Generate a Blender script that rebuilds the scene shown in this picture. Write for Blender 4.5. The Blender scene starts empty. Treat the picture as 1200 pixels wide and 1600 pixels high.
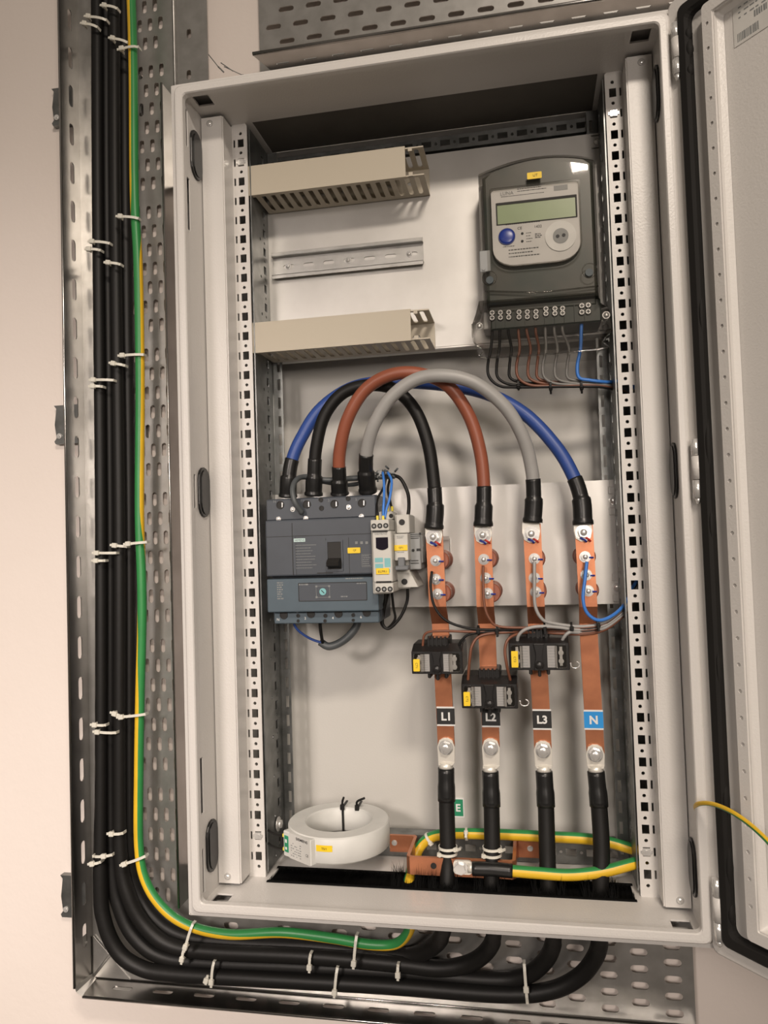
import bpy, bmesh, math, random
from mathutils import Vector, Matrix, geometry
random.seed(7)
SC = bpy.context.scene
COL = SC.collection
S = 0.001                                   # all helper coordinates are millimetres

# ---------------------------------------------------------------- camera, light, exposure
CP = Vector((113.511, -821.972, -66.395))
CR = Vector((0.981876848, 0.186773343, -0.032149248))
CU = Vector((0.038811504, -0.032122870, 0.998730088))
CF = Vector((-0.185503431, 0.981877711, 0.038789656))
FPX = 1190.119
cd = bpy.data.cameras.new('camera'); cam = bpy.data.objects.new('camera', cd); COL.objects.link(cam)
cd.sensor_fit = 'VERTICAL'; cd.sensor_height = 24; cd.lens = FPX/1600*24; cd.clip_start = 0.01
M = Matrix((CR, CU, -CF)).transposed().to_4x4(); M.translation = CP*S
cam.matrix_world = M
SC.camera = cam
W = bpy.data.worlds.new('room_light'); SC.world = W; W.use_nodes = True
wn = W.node_tree.nodes; wl = W.node_tree.links
bg = wn['Background']
tc = wn.new('ShaderNodeTexCoord'); sx = wn.new('ShaderNodeSeparateXYZ'); rp = wn.new('ShaderNodeValToRGB')
wl.new(tc.outputs['Generated'], sx.inputs[0]); 
mr = wn.new('ShaderNodeMapRange'); mr.inputs[1].default_value = -1; mr.inputs[2].default_value = 1
wl.new(sx.outputs[2], mr.inputs[0]); wl.new(mr.outputs[0], rp.inputs[0])
rp.color_ramp.elements[0].color = (0.30, 0.245, 0.20, 1); rp.color_ramp.elements[0].position = 0.25
rp.color_ramp.elements[1].color = (0.42, 0.36, 0.30, 1); rp.color_ramp.elements[1].position = 0.75
wz = wn.new('ShaderNodeTexNoise'); wz.inputs['Scale'].default_value = 2.2; wz.inputs['Detail'].default_value = 3
wm = wn.new('ShaderNodeMapRange'); wm.inputs[1].default_value = 0.35; wm.inputs[2].default_value = 0.65; wm.inputs[3].default_value = 0.25; wm.inputs[4].default_value = 1.9
wx = wn.new('ShaderNodeVectorMath'); wx.operation = 'MULTIPLY'
wl.new(tc.outputs['Generated'], wz.inputs['Vector']); wl.new(wz.outputs['Fac'], wm.inputs[0]); wl.new(rp.outputs[0], wx.inputs[0]); wl.new(wm.outputs[0], wx.inputs[1])
wl.new(wx.outputs[0], bg.inputs[0]); bg.inputs[1].default_value = 0.36
def area(name, loc, target, sx_, sy_, power, col):
    l = bpy.data.lights.new(name, 'AREA'); l.shape = 'RECTANGLE'; l.size = sx_; l.size_y = sy_; l.energy = power; l.color = col
    o = bpy.data.objects.new(name, l); COL.objects.link(o); o.location = Vector(loc)*S
    o.rotation_euler = (Vector(target)-Vector(loc)).to_track_quat('-Z', 'Y').to_euler()
    return o
area('ceiling_lamp', (500, -1500, 1200), (470, -1300, 0), 0.42, 0.24, 29, (1.0, 0.87, 0.74))
area('added_right_fill', (620, -2300, 250), (-800, 0, -560), 0.5, 0.4, 8, (1.0, 0.88, 0.78)).data.spread = math.radians(110)  # unseen fill light from the right, added to lift the lower left
area('added_left_fill', (-640, -2100, 500), (-760, 0, -620), 0.4, 0.3, 5.6, (1.0, 0.88, 0.80)).data.spread = math.radians(62)  # narrow fill added out of view to brighten the left wall and tray
SC.view_settings.view_transform = 'Standard'; SC.view_settings.look = 'None'
SC.view_settings.exposure = 0.06; SC.view_settings.gamma = 1; SC.view_settings.use_curve_mapping = False

def at(px, py, Y):
    """the point of the depth plane y=Y (mm) seen at a photo pixel"""
    v = CF*FPX + CR*(px-600) + CU*(800-py)
    return CP + v*((Y-CP.y)/v.y)

# ---------------------------------------------------------------- materials
MATS = {}
def mat(name, col, rough=0.5, metal=0.0, bump=None, noise=None, spec=0.5, coat=0.0, col2=None):
    """bump=(scale, strength, distance); noise=(scale, detail) mixes col and col2"""
    if name in MATS: return MATS[name]
    m = bpy.data.materials.new(name); m.use_nodes = True; MATS[name] = m
    nt = m.node_tree; b = nt.nodes['Principled BSDF']
    b.inputs['Base Color'].default_value = (*col, 1); b.inputs['Roughness'].default_value = rough
    b.inputs['Metallic'].default_value = metal; b.inputs['Specular IOR Level'].default_value = spec
    b.inputs['Coat Weight'].default_value = coat
    tcn = nt.nodes.new('ShaderNodeTexCoord')
    nz = nt.nodes.new('ShaderNodeTexNoise'); nz.inputs['Scale'].default_value = (noise or (30, 3))[0]; nz.inputs['Detail'].default_value = (noise or (30, 3))[1]
    nt.links.new(tcn.outputs['Object'], nz.inputs['Vector'])
    rm = nt.nodes.new('ShaderNodeValToRGB')
    c2 = col2 or tuple(c*0.9 for c in col)
    rm.color_ramp.elements[0].color = (*c2, 1); rm.color_ramp.elements[1].color = (*col, 1)
    rm.color_ramp.elements[0].position = 0.35; rm.color_ramp.elements[1].position = 0.65
    nt.links.new(nz.outputs['Fac'], rm.inputs[0]); nt.links.new(rm.outputs[0], b.inputs['Base Color'])
    if bump:
        bn = nt.nodes.new('ShaderNodeTexNoise'); bn.inputs['Scale'].default_value = bump[0]; bn.inputs['Detail'].default_value = 2
        nt.links.new(tcn.outputs['Object'], bn.inputs['Vector'])
        bp = nt.nodes.new('ShaderNodeBump'); bp.inputs['Strength'].default_value = bump[1]; bp.inputs['Distance'].default_value = bump[2]
        nt.links.new(bn.outputs['Fac'], bp.inputs['Height']); nt.links.new(bp.outputs[0], b.inputs['Normal'])
    return m
def clear_mat(name, tint, gloss=0.12, rough=0.06):
    m = bpy.data.materials.new(name); m.use_nodes = True; nt = m.node_tree; nt.nodes.clear()
    out = nt.nodes.new('ShaderNodeOutputMaterial'); tr = nt.nodes.new('ShaderNodeBsdfTransparent'); gl = nt.nodes.new('ShaderNodeBsdfGlossy')
    tr.inputs[0].default_value = (*tint, 1); gl.inputs['Roughness'].default_value = rough
    fr = nt.nodes.new('ShaderNodeLayerWeight'); fr.inputs[0].default_value = gloss
    mx = nt.nodes.new('ShaderNodeMixShader')
    ma = nt.nodes.new('ShaderNodeMath'); ma.operation = 'MULTIPLY_ADD'; ma.inputs[1].default_value = 0.8; ma.inputs[2].default_value = 0.04
    nt.links.new(fr.outputs['Fresnel'], ma.inputs[0]); nt.links.new(ma.outputs[0], mx.inputs[0])
    nt.links.new(tr.outputs[0], mx.inputs[1]); nt.links.new(gl.outputs[0], mx.inputs[2]); nt.links.new(mx.outputs[0], out.inputs[0])
    return m
WHITE = mat('powder_coat', (0.64, 0.62, 0.595), 0.36, bump=(420, 0.4, 0.0006), noise=(6, 2), col2=(0.62, 0.60, 0.575))
INNER = mat('powder_coat_inside', (0.60, 0.585, 0.55), 0.5, bump=(420, 0.2, 0.0005), noise=(5, 2), col2=(0.57, 0.555, 0.52))
WALL = mat('painted_plaster', (0.79, 0.715, 0.665), 0.85, bump=(90, 0.2, 0.002), noise=(3.0, 5), col2=(0.76, 0.685, 0.63))
GALV = mat('galvanised_steel', (0.52, 0.51, 0.49), 0.34, 0.82, bump=(18, 0.10, 0.002), noise=(38, 4), col2=(0.42, 0.41, 0.39))
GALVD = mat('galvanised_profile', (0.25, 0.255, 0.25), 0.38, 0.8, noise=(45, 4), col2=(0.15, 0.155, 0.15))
FLANGE_SHADED = mat('galvanised_steel_shaded', (0.42, 0.41, 0.395), 0.24, 1.0, bump=(16, 0.12, 0.002), noise=(20, 4), col2=(0.34, 0.33, 0.315))  # same steel as the tray bases, with the flange shade put into the colour
PLATE = mat('zinc_plate', (0.60, 0.585, 0.56), 0.42, 0.6, bump=(8, 0.05, 0.002), noise=(14, 5), col2=(0.53, 0.515, 0.49))
SILVER = mat('plated_bolt', (0.86, 0.85, 0.83), 0.24, 0.62)
TIN = mat('tinned_lug', (0.80, 0.77, 0.70), 0.36, 0.35)
COPPER = mat('copper', (0.58, 0.235, 0.12), 0.38, 0.75, noise=(40, 4), col2=(0.46, 0.18, 0.095))
BLACK = mat('black_rubber', (0.009, 0.0085, 0.008), 0.5, spec=0.32, noise=(60, 3), bump=(120, 0.15, 0.001))
SLEEVE = mat('heat_shrink', (0.011, 0.011, 0.011), 0.33, bump=(60, 0.2, 0.001))
HOLE = mat('shadow_black_plastic', (0.012, 0.011, 0.010), 0.6)
BRIST = mat('brush_black', (0.006, 0.006, 0.006), 0.9, spec=0.05)
BLUE = mat('blue_insulation', (0.030, 0.075, 0.30), 0.42)
LBLUE = mat('light_blue_insulation', (0.055, 0.22, 0.68), 0.4)
BROWN = mat('brown_insulation', (0.29, 0.085, 0.045), 0.42)
THINBROWN = mat('thin_brown_insulation', (0.19, 0.072, 0.04), 0.42)
TGREY = mat('thin_grey_insulation', (0.20, 0.195, 0.185), 0.42)
GREY = mat('grey_insulation', (0.36, 0.355, 0.345), 0.42)
DGREY = mat('dark_grey_sheath', (0.085, 0.095, 0.10), 0.45)
YEL = mat('yellow_insulation', (0.80, 0.50, 0.025), 0.4)
GRN = mat('green_insulation', (0.035, 0.26, 0.07), 0.4)
BEIGE = mat('duct_beige', (0.50, 0.45, 0.36), 0.45, noise=(5, 2), col2=(0.48, 0.43, 0.345))
NYLON = mat('white_nylon', (0.72, 0.70, 0.62), 0.4)
MCB = mat('breaker_slate', (0.058, 0.068, 0.084), 0.48, bump=(500, 0.1, 0.0003))
MCB2 = mat('breaker_slate_blue', (0.075, 0.108, 0.135), 0.45, bump=(500, 0.1, 0.0003))
CREAM = mat('device_plastic', (0.58, 0.57, 0.53), 0.45)
LGREY = mat('light_grey_plastic', (0.30, 0.31, 0.31), 0.45)
YLAB = mat('yellow_label', (0.90, 0.62, 0.02), 0.5)
INK = mat('black_ink', (0.015, 0.015, 0.015), 0.6)
WINK = mat('white_ink', (0.80, 0.80, 0.78), 0.6)
GINK = mat('grey_ink', (0.22, 0.23, 0.23), 0.6)
PAPER = mat('label_paper', (0.62, 0.61, 0.58), 0.6)
RING = mat('ring_plastic', (0.66, 0.66, 0.63), 0.42)
CTB = mat('transformer_black', (0.016, 0.015, 0.015), 0.32)
SMOKE = clear_mat('clear_cover', (0.86, 0.85, 0.83), 0.22, 0.03)
CLEARB = clear_mat('clear_window', (0.85, 0.84, 0.82), 0.25)
CTPAPER = mat('small_label_paper', (0.34, 0.33, 0.32), 0.5)
INSUL = mat('red_brown_insulator', (0.30, 0.10, 0.06), 0.4)
LABG = mat('green_label', (0.02, 0.27, 0.13), 0.5)
LABB = mat('blue_label', (0.02, 0.30, 0.75), 0.5)
TEAL = mat('teal_print', (0.20, 0.48, 0.50), 0.5)
LCD = mat('display_green', (0.33, 0.42, 0.24), 0.3)
FACE = mat('meter_faceplate', (0.62, 0.61, 0.59), 0.4)
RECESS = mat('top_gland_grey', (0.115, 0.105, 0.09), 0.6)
METER = mat('meter_housing', (0.028, 0.040, 0.031), 0.35, noise=(22, 2), col2=(0.060, 0.058, 0.046))
BUTTON = mat('blue_button', (0.012, 0.035, 0.25), 0.3)
RED = mat('red_paint_mark', (0.62, 0.03, 0.02), 0.5)
BLUEM = mat('blue_paint_mark', (0.03, 0.05, 0.35), 0.5)
FERR = mat('yellow_ferrule', (0.80, 0.66, 0.06), 0.4)

# ---------------------------------------------------------------- mesh helpers
class MB:
    def __init__(s, tf=None): s.bm = bmesh.new(); s.mi = 0; s.tf = tf
    def v(s, p):
        p = Vector(p)
        if s.tf: p = Vector(s.tf(p))
        return s.bm.verts.new(p*S)
    def face(s, vs, smooth=False):
        try:
            f = s.bm.faces.new(vs); f.material_index = s.mi; f.smooth = smooth; return f
        except ValueError: return None
    def box(s, x0, x1, y0, y1, z0, z1, bev=0.0, seg=1):
        vs = [s.v((x, y, z)) for x in (x0, x1) for y in (y0, y1) for z in (z0, z1)]
        fs = [s.face([vs[i] for i in q]) for q in ((0,1,3,2),(4,6,7,5),(0,4,5,1),(2,3,7,6),(0,2,6,4),(1,5,7,3))]
        if bev:
            ed = list({e for f in fs for e in f.edges})
            bmesh.ops.bevel(s.bm, geom=ed, offset=bev*S, segments=seg, affect='EDGES', profile=0.5)
        return s
    def prism(s, pts, d0, d1, axis='y', bev=0.0, smooth=False):
        """closed outline pts (2D) swept along axis: y -> (x,z); z -> (x,y); x -> (y,z)"""
        def m(a, b, d): return (a, d, b) if axis == 'y' else ((a, b, d) if axis == 'z' else (d, a, b))
        A = [s.v(m(a, b, d0)) for a, b in pts]; B = [s.v(m(a, b, d1)) for a, b in pts]; n = len(pts)
        f0 = s.face(A); f1 = s.face(B[::-1])
        for i in range(n): s.face([A[i], B[i], B[(i+1) % n], A[(i+1) % n]], smooth)
        if bev:
            ed = list(f0.edges) + list(f1.edges)
            bmesh.ops.bevel(s.bm, geom=ed, offset=bev*S, segments=2, affect='EDGES', profile=0.5)
        return s
    def cyl(s, c, ax, r, h, n=20, r2=None, smooth=True):
        c = Vector(c); ax = Vector(ax).normalized(); t = ax.orthogonal().normalized(); u = ax.cross(t); r2 = r if r2 is None else r2
        A = [s.v(c + (t*math.cos(2*math.pi*i/n)+u*math.sin(2*math.pi*i/n))*r) for i in range(n)]
        B = [s.v(c + ax*h + (t*math.cos(2*math.pi*i/n)+u*math.sin(2*math.pi*i/n))*r2) for i in range(n)]
        s.face(A[::-1]); s.face(B)
        for i in range(n): s.face([A[i], A[(i+1) % n], B[(i+1) % n], B[i]], smooth)
        return s
    def dome(s, c, ax, r, h, n=16, k=4):
        c = Vector(c); ax = Vector(ax).normalized(); t = ax.orthogonal().normalized(); u = ax.cross(t); prev = None
        for j in range(k+1):
            a = j/k*math.pi/2; rr = r*math.cos(a); hh = h*math.sin(a)
            if j == k: top = s.v(c+ax*h); [s.face([prev[i], prev[(i+1) % n], top], True) for i in range(n)]; break
            cur = [s.v(c+ax*hh+(t*math.cos(2*math.pi*i/n)+u*math.sin(2*math.pi*i/n))*rr) for i in range(n)]
            if prev:
                for i in range(n): s.face([prev[i], prev[(i+1) % n], cur[(i+1) % n], cur[i]], True)
            prev = cur
        return s
    def tube(s, pts, r, n=12, mi=None, ref=(0, -1, 0), twist=0.0, caps=True):
        """pts centre line; r radius or list; mi(angle_index, i) gives material index"""
        pts = [Vector(p) for p in pts]; N = len(pts); rings = []; ref = Vector(ref)
        for i in range(N):
            T = (pts[min(i+1, N-1)]-pts[max(i-1, 0)]).normalized()
            f = ref - T*ref.dot(T)
            if f.length < 0.15: f = rings and lastf - T*lastf.dot(T) or T.orthogonal()
            f.normalize(); lastf = f; g = T.cross(f); rr = r[i] if isinstance(r, (list, tuple)) else r
            tw = twist(i/(N-1)) if callable(twist) else twist
            rings.append([s.v(pts[i]+(f*math.cos(2*math.pi*k/n+tw)+g*math.sin(2*math.pi*k/n+tw))*rr) for k in range(n)])
        for i in range(N-1):
            for k in range(n):
                fc = s.face([rings[i][k], rings[i][(k+1) % n], rings[i+1][(k+1) % n], rings[i+1][k]], True)
                if mi and fc: fc.material_index = mi(k, i)
        if caps: s.face(rings[0][::-1]); s.face(rings[-1])
        return s
    def plate(s, outer, holes, n0, n1, m, walls=True):
        """flat sheet with holes. 2D polygons (u,v); m(u,v,n)->xyz; n0 front, n1 back"""
        V = []; F = []
        for poly in [outer]+holes:
            b = len(V); V += [Vector(q) for q in poly]; F.append(list(range(b, b+len(poly))))
        r = geometry.delaunay_2d_cdt(V, [], F, 1, 1e-5)
        vo, eo, fo, ov, oe, of = r
        A = [s.v(m(q.x, q.y, n0)) for q in vo]; B = [s.v(m(q.x, q.y, n1)) for q in vo]
        for f, src in zip(fo, of):
            if 0 in src and not any(k > 0 for k in src):
                s.face([A[i] for i in f]); s.face([B[i] for i in reversed(f)])
        inv = {}
        for i, l in enumerate(ov):
            for k in l: inv[k] = i
        for poly in F:
            for a, b in zip(poly, poly[1:]+poly[:1]):
                a2, b2 = inv.get(a), inv.get(b)
                if a2 is None or b2 is None or a2 == b2: continue
                s.face([A[a2], A[b2], B[b2], B[a2]])
        used = [w for w in A+B if not w.link_faces]
        for w in used: s.bm.verts.remove(w)
        return s
    def loft(s, rings, closed=True, smooth=False, cap0=False, cap1=False):
        R = [[s.v(p) for p in rg] for rg in rings]
        for a, b in zip(R, R[1:]):
            n = len(a)
            for i in range(n if closed else n-1): s.face([a[i], a[(i+1) % n], b[(i+1) % n], b[i]], smooth)
        if cap0: s.face(R[0][::-1])
        if cap1: s.face(R[-1])
        return s
ORG = {}
def obj(name, mb, m, parent=None, loc=None, recalc=True):
    bm = mb.bm
    if recalc: bmesh.ops.recalc_face_normals(bm, faces=bm.faces)
    if parent is not None: o0 = ORG[parent.name]
    elif loc is not None: o0 = Vector(loc)*S
    else:
        xs = [v.co for v in bm.verts]; lo = Vector([min(c[i] for c in xs) for i in range(3)]); hi = Vector([max(c[i] for c in xs) for i in range(3)])
        o0 = (lo+hi)/2; o0.z = lo.z
    bmesh.ops.translate(bm, verts=bm.verts, vec=-o0)
    me = bpy.data.meshes.new(name); bm.to_mesh(me); bm.free()
    for k in (m if isinstance(m, (list, tuple)) else [m]): me.materials.append(k)
    o = bpy.data.objects.new(name, me); COL.objects.link(o)
    if parent is not None: o.parent = parent
    else: o.location = o0
    ORG[o.name] = o0.copy()
    return o
def thing(name, label, cat, loc, group=None):
    o = bpy.data.objects.new(name, None); COL.objects.link(o); o.location = Vector(loc)*S; o.empty_display_size = 0.02
    o['label'] = label; o['category'] = cat
    if group: o['group'] = group
    ORG[o.name] = Vector(loc)*S
    return o
def tag(o, label, cat, group=None):
    o['label'] = label; o['category'] = cat
    if group: o['group'] = group
    return o
def struct(name, mb, m):
    o = obj(name, mb, m); o['kind'] = 'structure'; return o
def text(name, s, c, size, m, parent, xdir=(1,0,0), zdir=(0,0,1), bold=0.0, width=None):
    """flat printed characters, centred at c (mm), size = letter height in mm"""
    cu = bpy.data.curves.new(name, 'FONT'); cu.body = s; cu.size = 1; cu.align_x = 'CENTER'; cu.align_y = 'CENTER'; cu.offset = bold; cu.extrude = 0.0; cu.resolution_u = 3
    to = bpy.data.objects.new(name+'_source', cu); COL.objects.link(to)
    dg = bpy.context.evaluated_depsgraph_get(); me = bpy.data.meshes.new_from_object(to.evaluated_get(dg))
    bpy.data.objects.remove(to); bpy.data.curves.remove(cu)
    xs = [v.co.x for v in me.vertices]; ys = [v.co.y for v in me.vertices]
    cx, cy = (min(xs)+max(xs))/2, (min(ys)+max(ys))/2; h = max(ys)-min(ys); w = max(xs)-min(xs)
    k = size/h; kx = (width/w) if width else k
    X = Vector(xdir).normalized(); Z = Vector(zdir).normalized(); o0 = ORG[parent.name]
    for v in me.vertices: v.co = (Vector(c) + X*((v.co.x-cx)*kx) + Z*((v.co.y-cy)*k))*S - o0
    me.materials.append(m); o = bpy.data.objects.new(name, me); COL.objects.link(o); o.parent = parent; ORG[o.name] = o0.copy()
    return o
def smooth_path(pts, k=8):
    P = [Vector(p) for p in pts]; P = [P[0]*2-P[1]]+P+[P[-1]*2-P[-2]]; out = []
    for i in range(1, len(P)-2):
        a, b, c, d = P[i-1:i+3]
        for j in range(k):
            t = j/k; out.append(0.5*((2*b)+(c-a)*t+(2*a-5*b+4*c-d)*t*t+(3*b-a-3*c+d)*t**3))
    out.append(P[-2]); return out
def path_px(pts, k=8): return smooth_path([at(*q) for q in pts], k)
def rect(c, w, h): return [(c[0]-w/2, c[1]-h/2), (c[0]+w/2, c[1]-h/2), (c[0]+w/2, c[1]+h/2), (c[0]-w/2, c[1]+h/2)]
def circ(c, r, n=10): return [(c[0]+r*math.cos(2*math.pi*i/n), c[1]+r*math.sin(2*math.pi*i/n)) for i in range(n)]
def slot(c, w, h, n=5):
    """rounded slot w x h"""
    r = min(w, h)/2; o = []
    if h >= w:
        for i in range(n+1): a = math.pi*i/n; o.append((c[0]+r*math.cos(a), c[1]+h/2-r+r*math.sin(a)))
        for i in range(n+1): a = math.pi+math.pi*i/n; o.append((c[0]+r*math.cos(a), c[1]-h/2+r+r*math.sin(a)))
    else:
        for i in range(n+1): a = -math.pi/2+math.pi*i/n; o.append((c[0]+w/2-r+r*math.cos(a), c[1]+r*math.sin(a)))
        for i in range(n+1): a = math.pi/2+math.pi*i/n; o.append((c[0]-w/2+r+r*math.cos(a), c[1]+r*math.sin(a)))
    return o
def rrect(x0, x1, z0, z1, r, n=4):
    o = []
    for cx, cz, a0 in ((x1-r, z1-r, 0), (x0+r, z1-r, 90), (x0+r, z0+r, 180), (x1-r, z0+r, 270)):
        for i in range(n+1): a = math.radians(a0+90*i/n); o.append((cx+r*math.cos(a), cz+r*math.sin(a)))
    return o
XZ = lambda u, v, n: (u, n, v)
XY = lambda u, v, n: (u, v, n)
YZ = lambda u, v, n: (n, u, v)
def scribble(mb, x0, x1, z0, z1, y, rows, h, gap=0.25):
    """rows of small unreadable print as short strokes"""
    for i in range(rows):
        z = z1-(z1-z0)*(i+0.5)/rows; x = x0; end = x0+(x1-x0)*random.uniform(0.7, 1)
        while x < end:
            w = random.uniform(0.6, 2.6)*h; w = min(w, end-x)
            mb.box(x, x+w, y-0.12, y, z-h/2, z+h/2); x += w+h*0.5
    return mb

# ---------------------------------------------------------------- the setting
YW, YB, YF = 230, 217, 170                  # wall, tray base, tray flange front
mb = MB(); mb.box(-1500, 1500, YW, YW+80, -1300, 1500); struct('wall_back', mb, WALL)
mb = MB()
for a, b, w in (((325,84),(341,104),.9),((341,104),(350,113),1.4),((345,98),(364,111),.9),((350,104),(378,117),.7),((377,117),(381,117),1.2)):
    mb.tube([at(a[0], a[1], YW-0.2), at(b[0], b[1], YW-0.2)], w*0.7, 5)
tag(obj('pencil_scuff', mb, GINK), 'dark scuff marks on the bare plaster strip above the enclosure corner', 'mark')

# ---------------------------------------------------------------- cable trays
def tray_holes_vertical(x0, x1, z0, z1):
    hs = []; z = z1-18; k = 0; px = 17.0
    while z > z0+14:
        x = x1-22-(8.5 if k % 2 else 0)
        while x > x0+8: hs.append(slot((x, z), 7.2, 20)); x -= px
        z -= 28.5 if k % 7 != 6 else 44; k += 1
    return hs
# vertical tray
XL, XR = -538, -379
ZB = -690
tv = thing('cable_tray', 'upright galvanised perforated cable tray running down the wall left of the enclosure', 'cable tray', (-465, YB, ZB), 'galvanised cable trays around the enclosure')
mb = MB()
hs = tray_holes_vertical(-462, XR, -640, 1100)
mb.plate([(XL, ZB), (XR, ZB), (XR, 1115), (XL, 1115)], hs, YB, YB+1.4, XZ)
obj('base', mb, GALV, tv)
def flange_slots(a0, a1, pitch, c):
    o = []; a = a0
    while a < a1: o.append(slot((c, a), 9, 33)); a += pitch
    return o
mb = MB()
hs = [slot(((YB+YF)/2+3, z), 11, 33) for z in range(-620, 1090, 59)]
mb.plate([(YF, ZB+10), (YB, ZB), (YB, 1115), (YF, 1115)], hs, XL, XL-1.4, YZ)
mb.tube([(XL-0.7, YF, ZB+10), (XL-0.7, YF, 1115)], 2.0, 8)
obj('side_flange', mb, FLANGE_SHADED, tv)
mb = MB()
ztop = at(262, 128, YF).z
mb.plate([(YF, -560), (YB, -560), (YB, ztop), (YF, ztop)], [], XR, XR+1.4, YZ)
mb.tube([(XR+0.7, YF, -560), (XR+0.7, YF, ztop)], 1.6, 8)
obj('side_flange', mb, FLANGE_SHADED, tv)
# splice plate at the top
mb = MB(); xs0, xs1 = XR+2, at(325, 50, YB).x
mb.plate([(xs0, 470), (xs1, 470), (xs1, 1115), (xs0, 1115)], [slot((at(296, y, YB).x, at(296, y, YB).z), 7, 15) for y in (-12, 54, 118)], YB-2, YB-0.6, XZ)
mb.tube([(XR+2, YB-5, 470), (XR+2, YB-5, 1115)], 2.4, 8)
obj('splice_plate', mb, GALV, tv)
# bottom tray
xe = at(1085, 1550, YB).x
tb = thing('cable_tray', 'lower horizontal galvanised perforated cable tray under the enclosure', 'cable tray', (-100, YB, ZB), 'galvanised cable trays around the enclosure')
mb = MB(); hs = []
x = xe-25; k = 0
while x > XL+60:
    z = ZB+14+(10.5 if k % 2 else 0)
    while z < -540:
        if x < -180 and z > -600: pass
        else: hs.append(slot((x, z), 22, 9.5))
        z += 21
    x -= 41 if k % 2 == 0 else 38; k += 1
mb.plate([(XL+2, ZB), (xe, ZB), (xe, -520), (XR+6, -520), (XR+6, -560), (XL+2, -660)], hs, YB-1.6, YB-0.2, XZ)
obj('base', mb, GALV, tb)
mb = MB()
hs = [slot((x, (YB+YF)/2+2), 30, 9) for x in range(-480, int(xe)-30, 62)]
mb.plate([(XL+12, YF), (xe, YF), (xe, YB), (XL, YB)], hs, ZB, ZB-1.4, XY)
mb.tube([(XL+12, YF, ZB-0.7), (xe, YF, ZB-0.7)], 2.0, 8)
mb.tube([(XL+4, YB-2, ZB+1), (xe, YB-2, ZB+1)], 1.4, 6)
obj('side_flange', mb, FLANGE_SHADED, tb)
mb = MB()   # folded corner gusset between the two outer flanges
mb.loft([[(XL-1, YF, ZB+70), (XL-1, YB, ZB+70)], [(XL-1, YF, ZB+14), (XL-1, YB, ZB+8)], [(XL+2, YF, ZB+5), (XL+2, YB, ZB+3)], [(XL+12, YF, ZB-1), (XL+8, YB, ZB-1)], [(XL+75, YF, ZB-1), (XL+75, YB, ZB-1)]], closed=False)
mb.tube([(XL+2, YB-2.5, ZB+3), (XL+26, YB-2.5, ZB+32), (XL+44, YB-2, ZB+52)], [2, 2.6, 1], 6)
mb.prism([(XL+2, ZB+2), (XL+60, ZB+2), (XL+2, ZB+60)], YB-3, YB-1.8)
obj('corner_plate', mb, GALV, tb)
# top tray
zt = at(500, 70, YF).z; xl = at(405, 50, YB).x
tt = thing('cable_tray', 'upper horizontal galvanised perforated cable tray above the enclosure', 'cable tray', (100, YB, zt), 'galvanised cable trays around the enclosure')
mb = MB(); hs = []
for r_ in range(5):
    x = xl+34+(0 if r_ % 2 else -20)
    while x < 700: hs.append(slot((x+8, zt+22+r_*24), 23, 8)); x += 41
mb.plate([(xl, zt-14), (700, zt-14), (700, zt+160), (xl, zt+160)], hs, YB, YB+1.4, XZ)
obj('base', mb, GALV, tt)
mb = MB()
mb.plate([(xl+6, YF), (700, YF), (700, YB), (xl+22, YB)], [slot((x, YF+26), 20, 3.5) for x in range(int(xl)+40, 690, 41)], zt, zt+1.4, XY)
mb.tube([(xl+6, YF, zt+2), (700, YF, zt+2)], 2.6, 8)
obj('side_flange', mb, FLANGE_SHADED, tt)
# brackets between tray and wall
for (x0, x1, y0, y1, lab) in ((84, 115, 142, 200, 'grey channel bracket poking out behind the tray near the top'), (88, 118, 635, 695, 'grey channel bracket poking out behind the tray at mid height'), (98, 125, 1365, 1430, 'grey channel bracket poking out behind the tray low down')):
    a = at(x0, (y0+y1)/2, 225); zt_ = at(x0, y0, 225).z; zb_ = at(x0, y1, 225).z
    t = thing('wall_bracket', lab, 'bracket', (a.x, 225, zb_), 'channel brackets behind the upright tray')
    mb = MB(); X0 = a.x
    mb.prism([(X0, zt_), (X0+4, zt_-5), (X0+1, (zt_+zb_)/2), (X0+4, zb_+9), (X0, zb_+4), (X0+2, zb_), (X0+150, zb_), (X0+150, zt_)], 219.5, 229.6)
    obj('channel', mb, GALVD, t)
    mb = MB()
    mb.cyl((X0+9, 219.5, zb_+12), (0, -1, 0), 4.2, 1.6, 12); mb.cyl((X0+9, 217.9, zb_+12), (0, -1, 0), 2.2, 1.2, 6)
    obj('bolt', mb, SILVER, t)
# ---------------------------------------------------------------- enclosure
LX, LZ = 279, 480
enc = thing('electrical_enclosure', 'open off-white wall-mounted steel enclosure holding the meter, breaker and busbars', 'electrical cabinet', (0, 214, -489))
def rr3(hw, hz, y, r, n=4): return [(a, y, b) for a, b in rrect(-hw, hw, -hz, hz, r, n)]
mb = MB()
prof = [(288, 489, 216, 5), (288, 489, 13, 5), (287, 488, 11, 6), (281, 482, 9.5, 7), (279.5, 480.5, 7, 8), (279, 480, 2, 8), (277.5, 478.5, 0.3, 8), (275, 476, 0, 7), (269.5, 470.5, 0, 6), (268.5, 469.5, 1.5, 6), (268.5, 469.5, 9, 6), (271, 475, 10, 4), (271, 475, 12, 4)]
mb.loft([rr3(a, b, y, r) for a, b, y, r in prof], smooth=False)
obj('front_rim', mb, WHITE, enc)
mb = MB(); mb.box(-287, 287, 214, 216, -488, 488); obj('back_panel', mb, INNER, enc)
def lp(u, v, n): return (n, u, v)
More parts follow.
